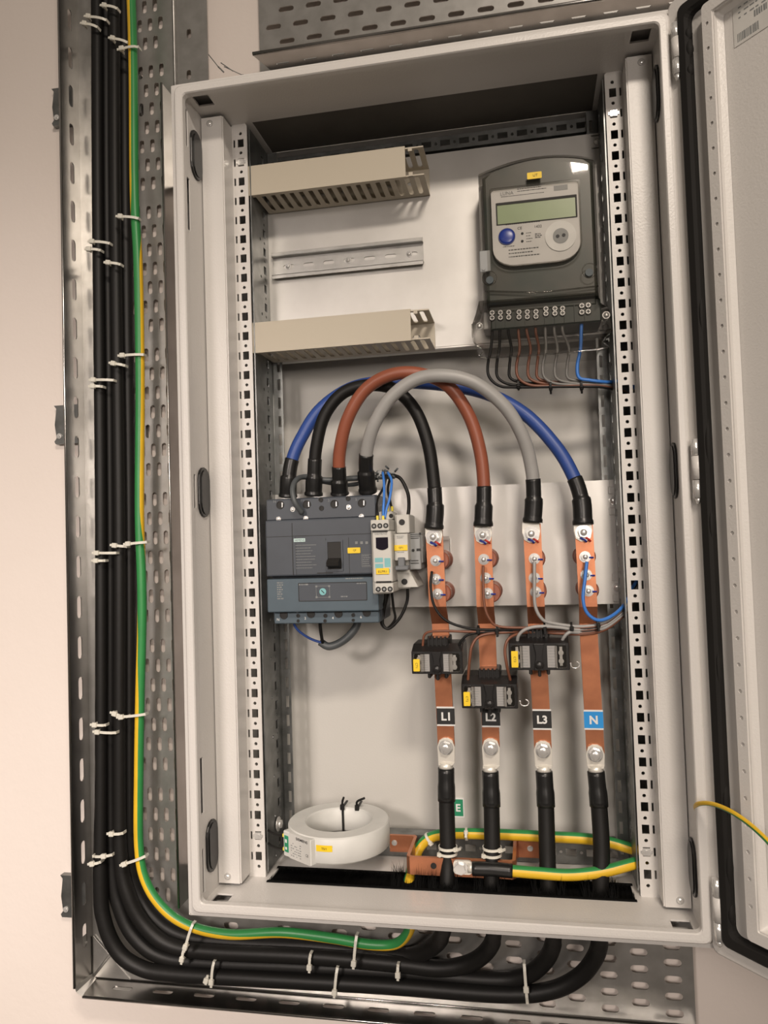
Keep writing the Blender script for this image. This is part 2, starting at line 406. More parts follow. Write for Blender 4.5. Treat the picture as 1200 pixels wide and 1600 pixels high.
for sgn, nm in ((-1, 'l'), (1, 'r')):
    mb = MB()
    ovals = [slot((40.5, z), 31, 60, 8) for z in (415, 0, -420)]
    slits = [rect((18, z), w_, L) for z, L, w_ in ((438, 46, 5), (345, 64, 9), (0, 40, 5), (-343, 64, 9), (-440, 50, 5))]
    mb.plate([(11, -476), (214, -476), (214, 476), (11, 476)], ovals+slits, sgn*271, sgn*272.5, YZ)
    obj('side_wall', mb, WHITE, enc)
    for o_ in ovals:
        mb = MB(); cz = sum(q[1] for q in o_)/len(o_); cy = 40.5
        mb.prism([(cy+(a-cy)*1.02, cz+(b-cz)*1.01) for a, b in o_], sgn*268.6, sgn*273, 'x', bev=0.8)
        mb.prism([(cy+(a-cy)*0.72, cz+(b-cz)*0.9) for a, b in o_], sgn*267.4, sgn*269, 'x', bev=0.5)
        obj('grommet', mb, SLEEVE, enc)
    mb = MB()   # folded fascia with step back to the rail
    P = [(-269.8, 57.5), (-243, 57.5), (-243, 88), (-247.2, 88), (-247.2, 89.5), (-241.5, 89.5), (-241.5, 59), (-269.8, 59)]
    mb.prism([(sgn*-1*a, b) for a, b in P], -471, 471, 'z')
    obj('side_fascia', mb, WHITE, enc)
    mb = MB()
    hs = []
    for i in range(37):
        z = 450-25*i; hs.append(rect((sgn*230, z), 8, 10.4)); hs.append(rect((sgn*238.7, z), 2.3, 9.5))
    for i in range(38): hs.append(circ((sgn*230, 462.5-25*i), 2.1, 8))
    x0, x1 = sorted((sgn*221.5, sgn*243))
    out = rrect(x0, x1, -478, 476, 5)
    mb.plate(out, hs, 88, 89.6, XZ)
    obj('perforated_rail', mb, WHITE, enc)
    for zz in (463, -463):
        mb = MB(); mb.cyl((sgn*258.5, 57.5, zz), (0, -1, 0), 4.2, 1.0, 16); mb.dome((sgn*258.5, 56.5, zz), (0, -1, 0), 3.4, 1.8, 14); mb.cyl((sgn*258.5, 54.9, zz), (0, -1, 0), 1.1, 0.4, 6)
        obj('screw', mb, SILVER, enc)
    cn = (1, 34 if False else 35) if sgn < 0 else (1, 35)
    for i in cn:
        mb = MB(); z = 450-25*i; mb.box(sgn*230-4.4, sgn*230+4.4, 86.2, 91.5, z-4, z+4, 0.6); mb.box(sgn*230-6.2, sgn*230+6.2, 86.6, 87.6, z-1.6, z+1.6)
        mb.cyl((sgn*230, 86.4, z), (0, -1, 0), 2.6, 0.7, 12)
        obj('cage_nut', mb, SILVER, enc)
    # galvanised depth profile with front flange
    mb = MB(); X = sgn*219; hs = []
    for i in range(37):
        z = 450-25*i; hs.append(rect((138, z), 9, 11))
        if i % 2 == 0: hs.append(circ((122, z-12.5), 2.2, 8))
        hs.append(circ((138, z-12.5), 1.9, 8))
    mb.plate([(92, -470), (158, -470), (158, 470), (92, 470)], hs, X, X-sgn*-1.5, YZ)
    hs = []
    for i in range(37):
        z = 450-25*i; hs.append(rect((X-sgn*8.5, z), 4, 15))
    xx = sorted((X, X-sgn*13.5))
    mb.plate([(xx[0], -470), (xx[1], -470), (xx[1], 470), (xx[0], 470)], hs, 158, 159.5, XZ)
    mb.tube([(X, 158, -470), (X, 158, 470)], 1.0, 6)
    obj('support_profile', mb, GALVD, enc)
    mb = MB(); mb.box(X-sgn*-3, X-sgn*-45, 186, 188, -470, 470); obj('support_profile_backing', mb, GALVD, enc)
for sg, nm in ((1, 'top_panel'), (-1, 'bottom_panel')):
    mb = MB(); y1 = 168 if sg > 0 else 116
    hs = [rect((-254, 29), 20, 21), rect((254, 29), 20, 21), [(-214, 76 if sg < 0 else 88), (214, 76 if sg < 0 else 88), (214, y1), (-214, y1)]]
    mb.plate([(-272, 10), (272, 10), (272, 214), (-272, 214)], hs, sg*475, sg*477, XY)
    mb.plate([(-287, 13), (287, 13), (287, 214), (-287, 214)], hs[2:]+[slot((x, 60), 14, 4) for x in (-250, -185, 180, 250)], sg*487.5, sg*489, XY)
    obj(nm, mb, WHITE, enc)
for xa_ in (-287.5, 286):
    mb = MB(); mb.box(xa_, xa_+1.5, 12, 215, -488, 488); obj('outer_side_panel', mb, WHITE, enc)
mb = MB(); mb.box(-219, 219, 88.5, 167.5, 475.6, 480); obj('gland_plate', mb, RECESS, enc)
# brush strip in the floor: two backing strips plus bristles
mb = MB(); mb.box(-216, 216, 74, 78, -480, -473.5, 0.5); mb.box(-216, 216, 114, 118, -480, -473.5, 0.5)
obj('brush_holder', mb, BRIST, enc)
mb = MB()
bx_cables = [(at(697, 1395, 97).x), (at(767, 1395, 97).x), (at(857, 1400, 97).x), (at(937, 1402, 97).x), at(640, 1392, 97).x]
for i in range(2600):
    x = random.uniform(-214, 214); side = random.choice((-1, 1)); y0 = 96-side*19
    d = min(abs(x-c) for c in bx_cables); lift = (random.uniform(2, 24) if 9 < d < 19 else random.uniform(0, 8) if d < 17 else random.uniform(-3, 3.0))
    z = -475+random.uniform(-2.5, 1.5); yt = 96+side*random.uniform(-4, 4) if d > 13 else 96-side*random.uniform(8, 13)
    sp = (random.uniform(-1, 1)*(5 if d < 20 else 2.2))
    a, b, c = mb.v((x-0.45, y0, z)), mb.v((x+0.45, y0, z)), mb.v((x+sp, yt, z+lift)); mb.face([a, b, c])
    a, b, c = mb.v((x, y0, z-0.5)), mb.v((x, y0, z+0.5)), mb.v((x+sp, yt, z+lift)); mb.face([a, b, c])
mb.box(-214, 214, 79, 113, -482, -478)
obj('brush_bristles', mb, BRIST, enc, recalc=False)['kind'] = 'stuff'
# horizontal galvanised rails at the back, top and bottom
for z0, z1, nm in ((448, 466, 't'), (-474, -446, 'b')):
    mb = MB(); hs = []
    zc = (z0+z1)/2
    for i in range(-8, 9): hs.append(rect((25*i, zc), 13, 8 if nm == 't' else 9))
    for i in range(-8, 8): hs.append(circ((25*i+12.5, zc), 2.1, 8))
    mb.plate([(-206, z0), (206, z0), (206, z1), (-206, z1)], hs, 165, 166.5, XZ)
    mb.box(-206, 206, 166.5, 186, z1-1.5, z1); mb.box(-206, 206, 166.5, 186, z0, z0+1.5)
    obj('cross_rail', mb, GALVD, enc)
mb = MB()
q = at(432, 1290, 196); mb.cyl((-218, 128, at(430, 1287, 128).z), (1, 0, 0), 9, 1.2, 18); mb.cyl((-217, 128, at(430, 1287, 128).z), (1, 0, 0), 5.5, 4, 6)
obj('earth_bolt', mb, SILVER, enc)
# hinges
def hinge(py0, py1, lab):
    a = at(1060+30*(py0/1400), py0, -10); za, zb = at(1085, py0, -10).z, at(1085, py1, -10).z
    h = (za-zb); x = 282.5; y = -9
    mb = MB(); mb.cyl((x, y, zb), (0, 0, 1), 4.4, h*0.30, 16);     mb.cyl((x, y, zb-6), (0, 0, 1), 1.5, 6, 12, r2=3.4); mb.box(x-3, x+2, y, 4, zb+h*0.05, zb+h*0.28); 
    o = obj('hinge', mb, SILVER, enc)
    mb = MB(); mb.cyl((x, y, zb+h*0.72), (0, 0, 1), 4.4, h*0.28, 16); mb.box(x-3, x+2, y, 4, zb+h*0.75, zb+h*0.95); obj('hinge_barrel', mb, SILVER, o)
    mb = MB(); mb.cyl((x+0.6, y, zb+h*0.31), (0, 0, 1), 5.2, h*0.40, 16); mb.box(x-1, x+12, y-3, y+2, zb+h*0.33, zb+h*0.69)
    obj('hinge_knuckle', mb, WHITE, o)
hinge(32, 112, ''); hinge(686, 778, ''); hinge(1372, 1468, '')
# door, open about 130 degrees
C50, S50 = math.cos(math.radians(50)), math.sin(math.radians(50))
def D(p): u, v, z = p; return (285+C50*u-S50*v, -6-S50*u-C50*v, z)
DZ = 488
door = None
mb = MB(D)
def dring(u0, u1, hz, v, r=6): return [(a, v, b) for a, b in rrect(u0, u1, -hz, hz, r)]
mb.loft([dring(-12, 572, DZ, -16, 6), dring(-13, 573, DZ+1, -6, 7), dring(-12, 572, DZ, -2, 7), dring(-10, 570, DZ-2.5, 0, 7), dring(1, 559, DZ-12, 0, 6), dring(2.5, 557, DZ-13.5, -2.5, 6), dring(4, 555, DZ-15, -2.5, 6)], cap0=True, cap1=True)
door = obj('door', mb, WHITE, enc)
mb = MB(D)
mb.loft([dring(3.5, 556, DZ-15, -2.4, 7), dring(3.5, 556, DZ-15, 4, 7), dring(6, 553.5, DZ-17.5, 6.5, 7), dring(13, 546, DZ-26, 6.5, 8), dring(16, 543, DZ-29, 4, 8), dring(16, 543, DZ-29, -2.4, 8)])
# squeezed-out lumps of foam
for z, r_, l_ in ((440, 3.4, 9), (424, 4.4, 12), (402, 3, 8), (150, 2, 30), (20, 3, 34), (-60, 1.8, 26), (-200, 1.6, 30), (-330, 3.2, 20), (-395, 3.6, 26), (-440, 3, 14)):
    mb.loft([[(15+r_*math.sin(math.pi*q/8)*math.cos(a_*math.pi/3), 2+4.4*math.sin(math.pi*q/8)*math.sin(a_*math.pi/3), z-l_+2*l_*q/8) for a_ in range(6)] for q in range(9)], smooth=True)
obj('gasket', mb, mat('foam_gasket', (0.014, 0.013, 0.012), 0.75, spec=0.25), door)
SZ = 452
mb = MB(D)
hs = []
for i in range(-17, 18): hs.append(circ((42, 25*i+6), 2.0, 8)); hs.append(circ((517, 25*i+6), 2.0, 8))
for i in range(1, 19): hs.append(circ((42+25*i, SZ-5.5), 2.0, 8)); hs.append(circ((42+25*i, -SZ+5.5), 2.0, 8))
mb.plate(rrect(36.5, 522.5, -SZ, SZ, 4), hs+[rect((279.5, 0), 464, 2*SZ-22)], 10, 8.8, lambda u, v, n: (u, n, v))
mb.plate(rrect(38, 521, -SZ+1.5, SZ-1.5, 4), [rect((279.5, 0), 461, 2*SZ-25)], 8.3, 7.6, lambda u, v, n: (u, n, v))
mb.loft([dring(47.5, 511.5, SZ-11, 10, 2), dring(48.2, 510.8, SZ-11.7, 3, 2), dring(52, 507, SZ-15.5, -2.2, 2)], smooth=False)
mb.loft([dring(36.5, 522.5, SZ, 10, 4), dring(35.5, 523.5, SZ+1, 8.5, 4), dring(35.5, 523.5, SZ+1, -2.3, 4)])
obj('door_stiffener', mb, WHITE, door)
mb = MB(D)
pxs = [(1135, 15), (1143, 91)]
# paper sheet stuck near the top of the door, inner side
mb.box(62, 190, -2.4, -1.9, 398, 442)
sheet = obj('rating_sheet', mb, PAPER, door)
mb = MB(D)
for i in range(3):
    for j in range(20): mb.box(68+j*6, 68+j*6+random.uniform(2, 5), -1.9, -1.7, 433-i*5, 434.2-i*5)
for j in range(14): mb.box(84+j*2.4, 84+j*2.4+random.uniform(.8, 1.8), -1.9, -1.7, 415, 421)
for j in range(14): mb.box(66+j*1.6, 66+j*1.6+random.uniform(.5, 1.2), -1.9, -1.7, 401, 409)
obj('printed_lines', mb, GINK, sheet)

# ---------------------------------------------------------------- mounting plates
def plate_screw(par, x, y, z, r=4.5):
    mb = MB(); mb.cyl((x, y, z), (0, -1, 0), r, 1.0, 18); mb.dome((x, y-1, z), (0, -1, 0), r*0.8, 2.6, 14); mb.box(x-0.5, x+0.5, y-4.0, y-3.2, z-2, z+2); mb.box(x-2, x+2, y-4.0, y-3.2, z-0.5, z+0.5)
    return obj('screw', mb, SILVER, par)
mp = thing('mounting_plate', 'large upper zinc mounting plate behind the energy meter and beige ducts', 'mounting plate', (0, 156, 181))
mb = MB()
hs = []
for zz in (428, 196): hs += [rect((216, zz+8), 12, 1.5), rect((216, zz-8), 12, 1.5), rect((-216, zz+8), 12, 1.5), rect((-216, zz-8), 12, 1.5)]
mb.plate([(-226, 181), (225, 181), (225, 439), (-226, 439)], hs, 155, 157, XZ)
mb.box(-226, 225, 155.2, 172, 181, 182.5); mb.tube([(-226, 156, 182), (225, 156, 182)], 2.2, 10); mb.box(-226, 225, 155.2, 172, 437.5, 439)
obj('sheet', mb, PLATE, mp)
plate_screw(mp, 217, 155, 428); plate_screw(mp, 217, 155, 192)
mp2 = thing('mounting_plate', 'lower zinc mounting plate carrying the large breaker and copper busbars', 'mounting plate', (0, 156, -152))
mb = MB(); hs = []
for zz in (-25, -132): hs += [rect((218, zz+13), 12, 9), rect((218, zz-13), 12, 9)]
hs = [ [(a, b) for a, b in h] for h in hs]
mb.plate([(-226, -152), (228, -152), (228, 1), (-226, 1)], [], 155, 157, XZ)
for h in hs:
    xs = [a for a, b in h]; zs = [b for a, b in h]; mb.box(min(xs), max(xs), 153.6, 155, min(zs), max(zs), 0.5)
mb.box(-226, 228, 155.2, 168, -0.5, 1); mb.box(-226, 228, 155.2, 168, -152, -150.5)
obj('sheet', mb, PLATE, mp2)
plate_screw(mp2, 218, 155, -25, 5.5); plate_screw(mp2, 218, 155, -132, 5.5)

# ---------------------------------------------------------------- wiring ducts and DIN rail
def duct(z0, z1, lab, cover_x1):
    t = thing('wiring_duct', lab, 'cable duct', (-110, 155, z0))
    x0, x1 = -216, 4
    mb = MB()
    mb.plate([(x0, z0+1), (x1, z0+1), (x1, z1-1), (x0, z1-1)], [slot((x, (z0+z1)/2), 10, 5) for x in range(-200, 0, 30)], 154.6, 152.8, XZ)
    for zz, dz in ((z0+1, 1.6), (z1-2.6, 1.6)):
        hs = [slot((x, 122), 6, 46) for x in [x0+10+12.5*i for i in range(17)]]
        mb.plate([(x0, 95), (x1, 95), (x1, 154), (x0, 154)], hs, zz, zz+dz, XY)
    for i in range(18):
        x = x0+3.5+12.5*i
        if x+6 < x1+2: mb.box(x-2.5, x+2.5, 94.6, 97, z0+1, z0+6); mb.box(x-2.5, x+2.5, 94.6, 97, z1-6, z1-1)
    obj('slotted_body', mb, BEIGE, t)
    mb = MB()
    mb.prism([(92.5, z0), (92.5, z1), (99, z1), (99, z1-1.2), (94, z1-1.2), (94, z0+1.2), (99, z0+1.2), (99, z0)], x0-10, cover_x1, 'x')
    obj('cover', mb, BEIGE, t)
duct(382.5, 421, 'upper beige slotted wiring duct at the top left of the plate', -18.5)
duct(178.5, 217.5, 'lower beige slotted wiring duct along the plate bottom edge', -18.5)
t = thing('din_rail', 'empty silver top-hat rail between the two beige ducts', 'rail', (-110, 154, 292))
mb = MB(); z0, z1 = 291.5, 327; x0, x1 = -213, -7
holes = []
for i in range(7): holes.append(slot((x0+22+28*i, 309), 15, 5))
mb.plate([(x0, z0+5.5), (x1, z0+5.5), (x1, z1-5.5), (x0, z1-5.5)], holes, 153.6, 154.6, XZ)
for (a, b, y0) in ((z0+4.5, z0+5.5, 147), (z1-5.5, z1-4.5, 147)): mb.box(x0, x1, y0, 154.6, a, b)
mb.box(x0, x1, 147, 148, z0, z0+5.5, 0.3); mb.box(x0, x1, 147, 148, z1-5.5, z1, 0.3)
obj('profile', mb, GALV, t)
for px, py in ((450, 414), (544, 405), (639, 396)):
    a = at(px, py, 152); plate_screw(t, a.x, 153.6, 309, 4.0)

# ---------------------------------------------------------------- energy meter
tm = thing('energy_meter', 'three-phase electricity meter with green display under a smoky clear cover', 'electricity meter', (142, 155, 155))
YM = 93
def arc_top(x0, x1, z0, zl, zr, bulge, n=12, r=6):
    pts = [(x0, z0), (x1, z0)]
    for i in range(n+1):
        t_ = i/n; x = x1+(x0-x1)*t_; z = zr+(zl-zr)*t_+bulge*(1-(2*t_-1)**2)
        pts.append((x, z))
    return pts
x0, x1 = 71.5, 207
mb = MB(); mb.prism(arc_top(x0-3, x1+3, 192, 372, 378, 12), 120, 154.5, 'y', bev=2); obj('base', mb, CREAM if False else FACE, tm)
mb = MB(); body = arc_top(x0+3, x1-2, 214, 372, 376, 12)
mb.prism(body, 97, 119, 'y', bev=4); mb.prism(arc_top(x0+5, x1-4, 206, 222, 222, 2), 103, 119, 'y', bev=2)
hous = obj('housing', mb, METER, tm)
# lower terminal block
mb = MB(); mb.box(78, 208, 104, 150, 186, 214, 1.5)
for i in range(10): xx = 84+i*11.6; mb.box(xx, xx+0.8, 102.5, 104.2, 187, 212)
tbk = obj('terminal_block', mb, LGREY if False else METER, tm)
scr = []
for i, px in enumerate((769, 782, 795, 811, 824, 837.5, 853, 867, 879)):
    for row in (0, 1):
        if i == 0 and row == 1: pass
        py = (489-0.35*i, 497-0.45*i)[row] - (4 if i >= 6 else 0)+ (0 if i<3 else 0)
        a = at(px, py, 103); mb = MB(); mb.mi = 1; mb.cyl((a.x, 104, a.z), (0, -1, 0), 4.0, 0.8, 16); mb.mi = 0; mb.cyl((a.x, 103.2, a.z), (0, -1, 0), 3.0, 1.6, 14); mb.mi = 1; mb.box(a.x-2, a.x+2, 101.4, 101.7, a.z-0.5, a.z+0.5); mb.box(a.x-0.5, a.x+0.5, 101.4, 101.7, a.z-2, a.z+2)
        obj('terminal_screw', mb, [SILVER, HOLE], tm)
for px, py in ((909, 478), (919, 477), (909, 488), (919, 487)):
    a = at(px, py, 103); mb = MB(); mb.mi = 1; mb.cyl((a.x, 104, a.z), (0, -1, 0), 4.0, 0.8, 16); mb.mi = 0; mb.cyl((a.x, 103.2, a.z), (0, -1, 0), 3.0, 1.6, 14); mb.mi = 1; mb.box(a.x-2, a.x+2, 101.4, 101.7, a.z-0.5, a.z+0.5); mb.box(a.x-0.5, a.x+0.5, 101.4, 101.7, a.z-2, a.z+2)
    obj('terminal_screw', mb, [SILVER, HOLE], tm)
# clear upper cover
mb = MB()
o1 = arc_top(x0-2, x1+1, 213, 377, 380, 12); cxm, czm = 139, 300
def scl(pts, k, kz=None): kz = kz or k; return [(cxm+(a-cxm)*k, czm+(b-czm)*kz) for a, b in pts]
mb.loft([[(a, 150, b) for a, b in o1], [(a, 104, b) for a, b in o1], [(a, 96, b) for a, b in scl(o1, .985)], [(a, 90.5, b) for a, b in scl(o1, .93)], [(a, 89, b) for a, b in scl(o1, .86)]], cap1=True, smooth=False)
obj('clear_cover', mb, SMOKE, tm)
# faceplate with rounded lower corners
FX0, FX1 = at(768, 330, 92).x, at(905, 330, 92).x
def fpl(x0, x1, z0, z1, r, rt=3, n=6):
    o = []
    for cx, cz, a0, q_ in ((x1-rt, z1-rt, 0, rt), (x0+rt, z1-rt, 90, rt), (x0+r, z0+r*.8, 180, r), (x1-r, z0+r*.8, 270, r)):
        for i in range(n+1):
            a = math.radians(a0+90*i/n); o.append((cx+q_*math.cos(a), cz+(q_ if q_ == rt else r*.8)*math.sin(a)))
    return o
FZ1, FZ0 = at(840, 291, 92).z, at(835, 413, 92).z
fo = fpl(FX0, FX1, FZ0, FZ1, 26)
mb = MB(); mb.prism(fo, 91, 97, 'y', bev=0.8); fp = obj('faceplate', mb, FACE, tm)
mb = MB(); fi = [( (FX0+FX1)/2+(a-(FX0+FX1)/2)*1.035, (FZ0+FZ1)/2+(b-(FZ0+FZ1)/2)*1.035) for a, b in fo]
mb.plate(fi, [fo], 87.6, 88.8, XZ); obj('cover_window_edge', mb, WINK if False else CLEARB, tm)
def P2(px, py, Y=91): return at(px, py, Y)
a = P2(776, 314); b = P2(901, 341); 
dz0, dz1 = P2(838, 346).z, P2(838, 311).z
mb = MB(); mb.plate(rrect(P2(775, 330).x, P2(902, 330).x, dz0, dz1, .6), [rrect(P2(777, 330).x, P2(899.5, 330).x, dz0+1, dz1-3, .5)], 90.2, 91.2, XZ); obj('display_frame', mb, INK, fp)
mb = MB(); mb.box(P2(776, 330).x, P2(901, 330).x, 90.7, 91.0, dz0, dz1); obj('display', mb, LCD, fp)
c = P2(792, 370); mb = MB(); mb.cyl((c.x, 91, c.z), (0, -1, 0), 10, 1.5, 28); mb.dome((c.x, 89.5, c.z), (0, -1, 0), 9.2, 1.6, 28, 5); obj('button', mb, BUTTON, fp)
c = P2(876, 369); mb = MB(); mb.cyl((c.x, 91, c.z), (0, -1, 0), 18, 1.2, 36); o_ = obj('optical_port', mb, WINK, fp)
mb = MB(); mb.cyl((c.x, 89.8, c.z), (0, -1, 0), 9, 0.6, 28); obj('port_disc', mb, LGREY, o_)
mb = MB(); mb.cyl((c.x-3.5, 89.2, c.z-0.4), (0, -1, 0), 2.1, 0.4, 14); mb.cyl((c.x+3.5, 89.2, c.z+0.2), (0, -1, 0), 2.1, 0.4, 14); obj('port_eyes', mb, INK, o_)
mb = MB()
for py in (365, 377): c = P2(816, py); mb.cyl((c.x, 91, c.z), (0, -1, 0), 1.6, 0.4, 12)
obj('indicator', mb, INK, fp)
text('printed_name', 'LUNA', P2(792, 302, 90.7), 4.2, GINK, fp)
text('printed_marks', 'CE', P2(812, 356.5, 90.7), 3.2, INK, fp)
text('printed_marks', '1432', P2(841, 353.5, 90.7), 3.2, INK, fp)
mb = MB(); c0 = P2(808, 297); scribble(mb, c0.x, c0.x+38, c0.z-3, c0.z+5, 91, 3, 1.0); scribble(mb, P2(783, 308).x, P2(860, 308).x, P2(783, 310).z, P2(783, 306).z, 91, 1, 0.8)
scribble(mb, P2(786, 385).x, P2(806, 385).x, P2(786, 388).z, P2(786, 384).z, 91, 1, 1.0)
c0 = P2(786, 406); scribble(mb, P2(795, 400).x, P2(850, 400).x, P2(800, 404).z, P2(800, 388).z, 91, 3, 1.3)
scribble(mb, P2(822, 370).x, P2(832, 370).x, P2(822, 380).z, P2(822, 362).z, 91, 4, 0.9)
scribble(mb, P2(836, 370).x, P2(848, 370).x, P2(822, 374).z, P2(822, 366).z, 91, 3, 1.2)
scribble(mb, P2(790, 348).x, P2(862, 348).x, P2(822, 350).z, P2(822, 346).z, 91, 1, 1.0)
obj('printed_lines', mb, mat('dark_grey_ink', (0.09, 0.09, 0.09), 0.6), fp)
mb = MB(); c = P2(876, 292); mb.box(c.x-8, c.x+8, 90.7, 91, c.z-4, c.z+2); obj('printed_barcode', mb, LGREY, fp)
c = at(835, 275, 90); mb = MB(); mb.prism(rrect(c.x-8.5, c.x+8.5, c.z-4, c.z+4, 1), 88.2, 88.9, 'y'); yl = obj('yellow_label', mb, YLAB, tm); yl['label'] = 'small yellow marker label'
text('printed_text', 'UT', (c.x+1, 88.0, c.z), 3, INK, yl)
mb = MB(); c = at(758, 409, 92); mb.box(c.x-6.5, c.x+6.5, 89.6, 91, c.z-13, c.z+13, 0.8); mb.cyl((c.x-2, 89.6, c.z-9), (0,-1,0), 2.4, 1.0, 12); obj('seal_tag', mb, LGREY, tm)
for px, py in ((765, 436), (921, 424)):
    c = at(px, py, 91); mb = MB(); mb.plate(circ((c.x, c.z), 9, 24), [circ((c.x, c.z), 7.9, 24)], 88, 88.8, XZ); obj('cover_ring', mb, CLEARB, tm); mb = MB(); mb.cyl((c.x, 97, c.z), (0, -1, 0), 4.5, 3, 16); obj('cover_screw', mb, LGREY if False else MCB2, tm)
# clear terminal cover with flared ears
tcv = [(at(x, y, 92).x, at(x, y, 92).z) for x, y in ((748, 468), (743, 488), (737, 505), (740, 533), (756, 546), (760, 558), (938, 544), (942, 532), (957, 514), (953, 480), (938, 470), (935, 452))]
mb = MB(); cx_ = sum(a for a, b in tcv)/len(tcv); cz_ = sum(b for a, b in tcv)/len(tcv)
ins = [(cx_+(a-cx_)*0.93, cz_+(b-cz_)*0.9) for a, b in tcv]
mb.loft([[(a, 153, b) for a, b in tcv], [(a, 98, b) for a, b in tcv], [(a, 94, b) for a, b in ins]], cap1=True)
mb.tube(smooth_path([(a, 96.5, b) for a, b in tcv[2:9]], 3), 0.9, 6)
mb.tube([at(758, 455, 93), at(845, 457, 92), at(935, 447, 93)], 0.9, 6)
obj('terminal_cover', mb, clear_mat('clear_terminal_cover', (0.80, 0.79, 0.77), 0.38, 0.05), tm)
for px, py in ((749, 510), (947, 493)):
    c = at(px, py, 100); mb = MB(); mb.cyl((c.x, 100, c.z), (0, -1, 0), 4.5, 2, 14); mb.dome((c.x, 98, c.z), (0, -1, 0), 3.4, 2, 12); obj('cover_screw', mb, SILVER, tm)

# ---------------------------------------------------------------- wires helper
def wire(name, pts, r, m, lab, cat='wire', group=None, k=6, n=8, world=False):
    P = smooth_path(pts, k) if world else path_px(pts, k)
    mb = MB(); mb.tube(P, r, n); return tag(obj(name, mb, m), lab, cat, group)
def tie(name, c, ax, r, m, lab, group, head=None, w=2.4):
    """loop of strap round a bundle: centre c, axis ax, radius r, head direction"""
    t = thing(name, lab, 'cable tie', c, group); c = Vector(c); ax = Vector(ax).normalized()
    hd = Vector(head or (0, -1, 0)); hd = (hd-ax*hd.dot(ax)).normalized(); g = ax.cross(hd); n = 20
    mb = MB(); rings = []
    for q_, hh in ((r, -w/2), (r+1.0, -w/2), (r+1.0, w/2), (r, w/2)):
        rings.append([c+ax*hh+(hd*math.cos(2*math.pi*i/n)+g*math.sin(2*math.pi*i/n))*q_ for i in range(n)])
    mb.loft(rings+[rings[0]], smooth=False); obj('strap', mb, m, t)
    mb = MB(lambda p: c+hd*p[0]+g*p[1]+ax*p[2]); mb.box(r, r+3.6, -2.6, 2.6, -w/2-1, w/2+1, 0.6); mb.box(r+3, r+5, -0.3, 6.5 if random.random() < 0.5 else 1, -w/2, w/2, 0.2)
    obj('head', mb, m, t)
    return t
# meter wires
mw = [(767, 'black'), (780, 'black'), (799, 'black'), (812, 'brown'), (829, 'brown'), (842, 'brown'), (853, 'grey'), (871, 'grey'), (889, 'grey'), (907, 'blue')]
ordn = {'black': ['first', 'second', 'third'], 'brown': ['first', 'second', 'third'], 'grey': ['first', 'second', 'third']}
cnt = {}
mm = {'black': BLACK, 'brown': THINBROWN, 'grey': TGREY, 'blue': LBLUE}
where = {'first': 'leftmost', 'second': 'middle', 'third': 'rightmost'}
for i, (px, cname) in enumerate(mw):
    k_ = cnt.get(cname, 0); cnt[cname] = k_+1
    top = (770, 782, 795, 811, 824, 838, 853, 867, 880, 909)[i]
    yy = 112+(i % 3)*3; bx = 24 if i < 9 else 20
    ybun = (605, 602, 599, 603, 600, 598, 601, 599, 597, 596)[i]
    pts = [(top, 500, 112), (top-1, 518, 110), (px, 545, yy), (px-5+(i%3), 572, yy), (px-2, 590, yy), (px+14, ybun-2, yy+1), (px+40 if px < 880 else px+30, ybun, yy+3)]
    if px+40 < 900: pts += [(905, ybun-1, yy+3)]
    pts += [(948 , ybun+1+(0 if i==9 else 0), yy+8), (985, ybun+(14 if i < 9 else 3), 125+yy*0.1), (1010, ybun+40, 135)]
    lab = ('%s of the three thin %s wires hanging from the meter terminals' % (where[ordn[cname][k_]], cname)) if cname != 'blue' else 'single thin blue wire hanging from the right of the meter terminals'
    wire('meter_wire', pts, 1.75 if i < 9 else 2.1, mm[cname], lab, group='wires leaving the meter')
for px, py, lab in ((810, 601, 'black cable tie at the left of the meter wire bundle'), (860, 603, 'black cable tie with downward head on the meter wire bundle'), (908, 602, 'black cable tie at the right end of the meter wire bundle')):
    tie('cable_tie', at(px, py, 117), (1, 0, 0), 6.2, BLACK, lab, 'black cable ties on the wiring', (0, -1, -0.6))

# ---------------------------------------------------------------- large moulded case breaker
tb_ = thing('circuit_breaker', 'large slate grey four-pole moulded-case circuit breaker at the left', 'circuit breaker', (-135, 155, -163))
bx0, bx1 = -205, -65
mb = MB()
mb.box(bx0+2, bx1-1, 88, 154.5, -150, -9, 1.5)
mb.box(bx0, bx1, 72, 120, -105, -36, 2.0, 2)
mb.box(bx0+0.5, bx1-0.5, 76, 120, -36.5, -10, 1.5)
mb.box(bx0+1, bx1-1, 92, 152, -163, -146, 1.5)
obj('body', mb, MCB, tb_)
zl0, zl1 = -148.5, -108
mb = MB(); mb.box(bx0+1, bx1, 70, 110, zl0, zl1, 1.5, 2); low = obj('trip_unit', mb, MCB2, tb_)
mb = MB(); mb.box(bx0+6, bx1-2, 80, 110, -163.5, -149.5, 1); obj('terminal_strip', mb, MCB2, tb_)
mb = MB(); xg = at(457, 850, 72).x; mb.box(xg-0.4, xg+0.4, 71.7, 73, -104, -40); mb.box(bx0+1, bx1-1, 71.8, 73, -56.6, -56); mb.box(xg+4, xg+4.4, 71.8,73,-104,-57)
mb.box(at(527,850,72).x-14.5, at(527,850,72).x-14, 71.8, 73, -104, -60); mb.box(at(527,850,72).x+14, at(527,850,72).x+14.5, 71.8, 73, -104, -60)
mb.box(xg+30, xg+50, 71.7, 73, -102.5, -101.5)
obj('seam_lines', mb, HOLE, tb_)
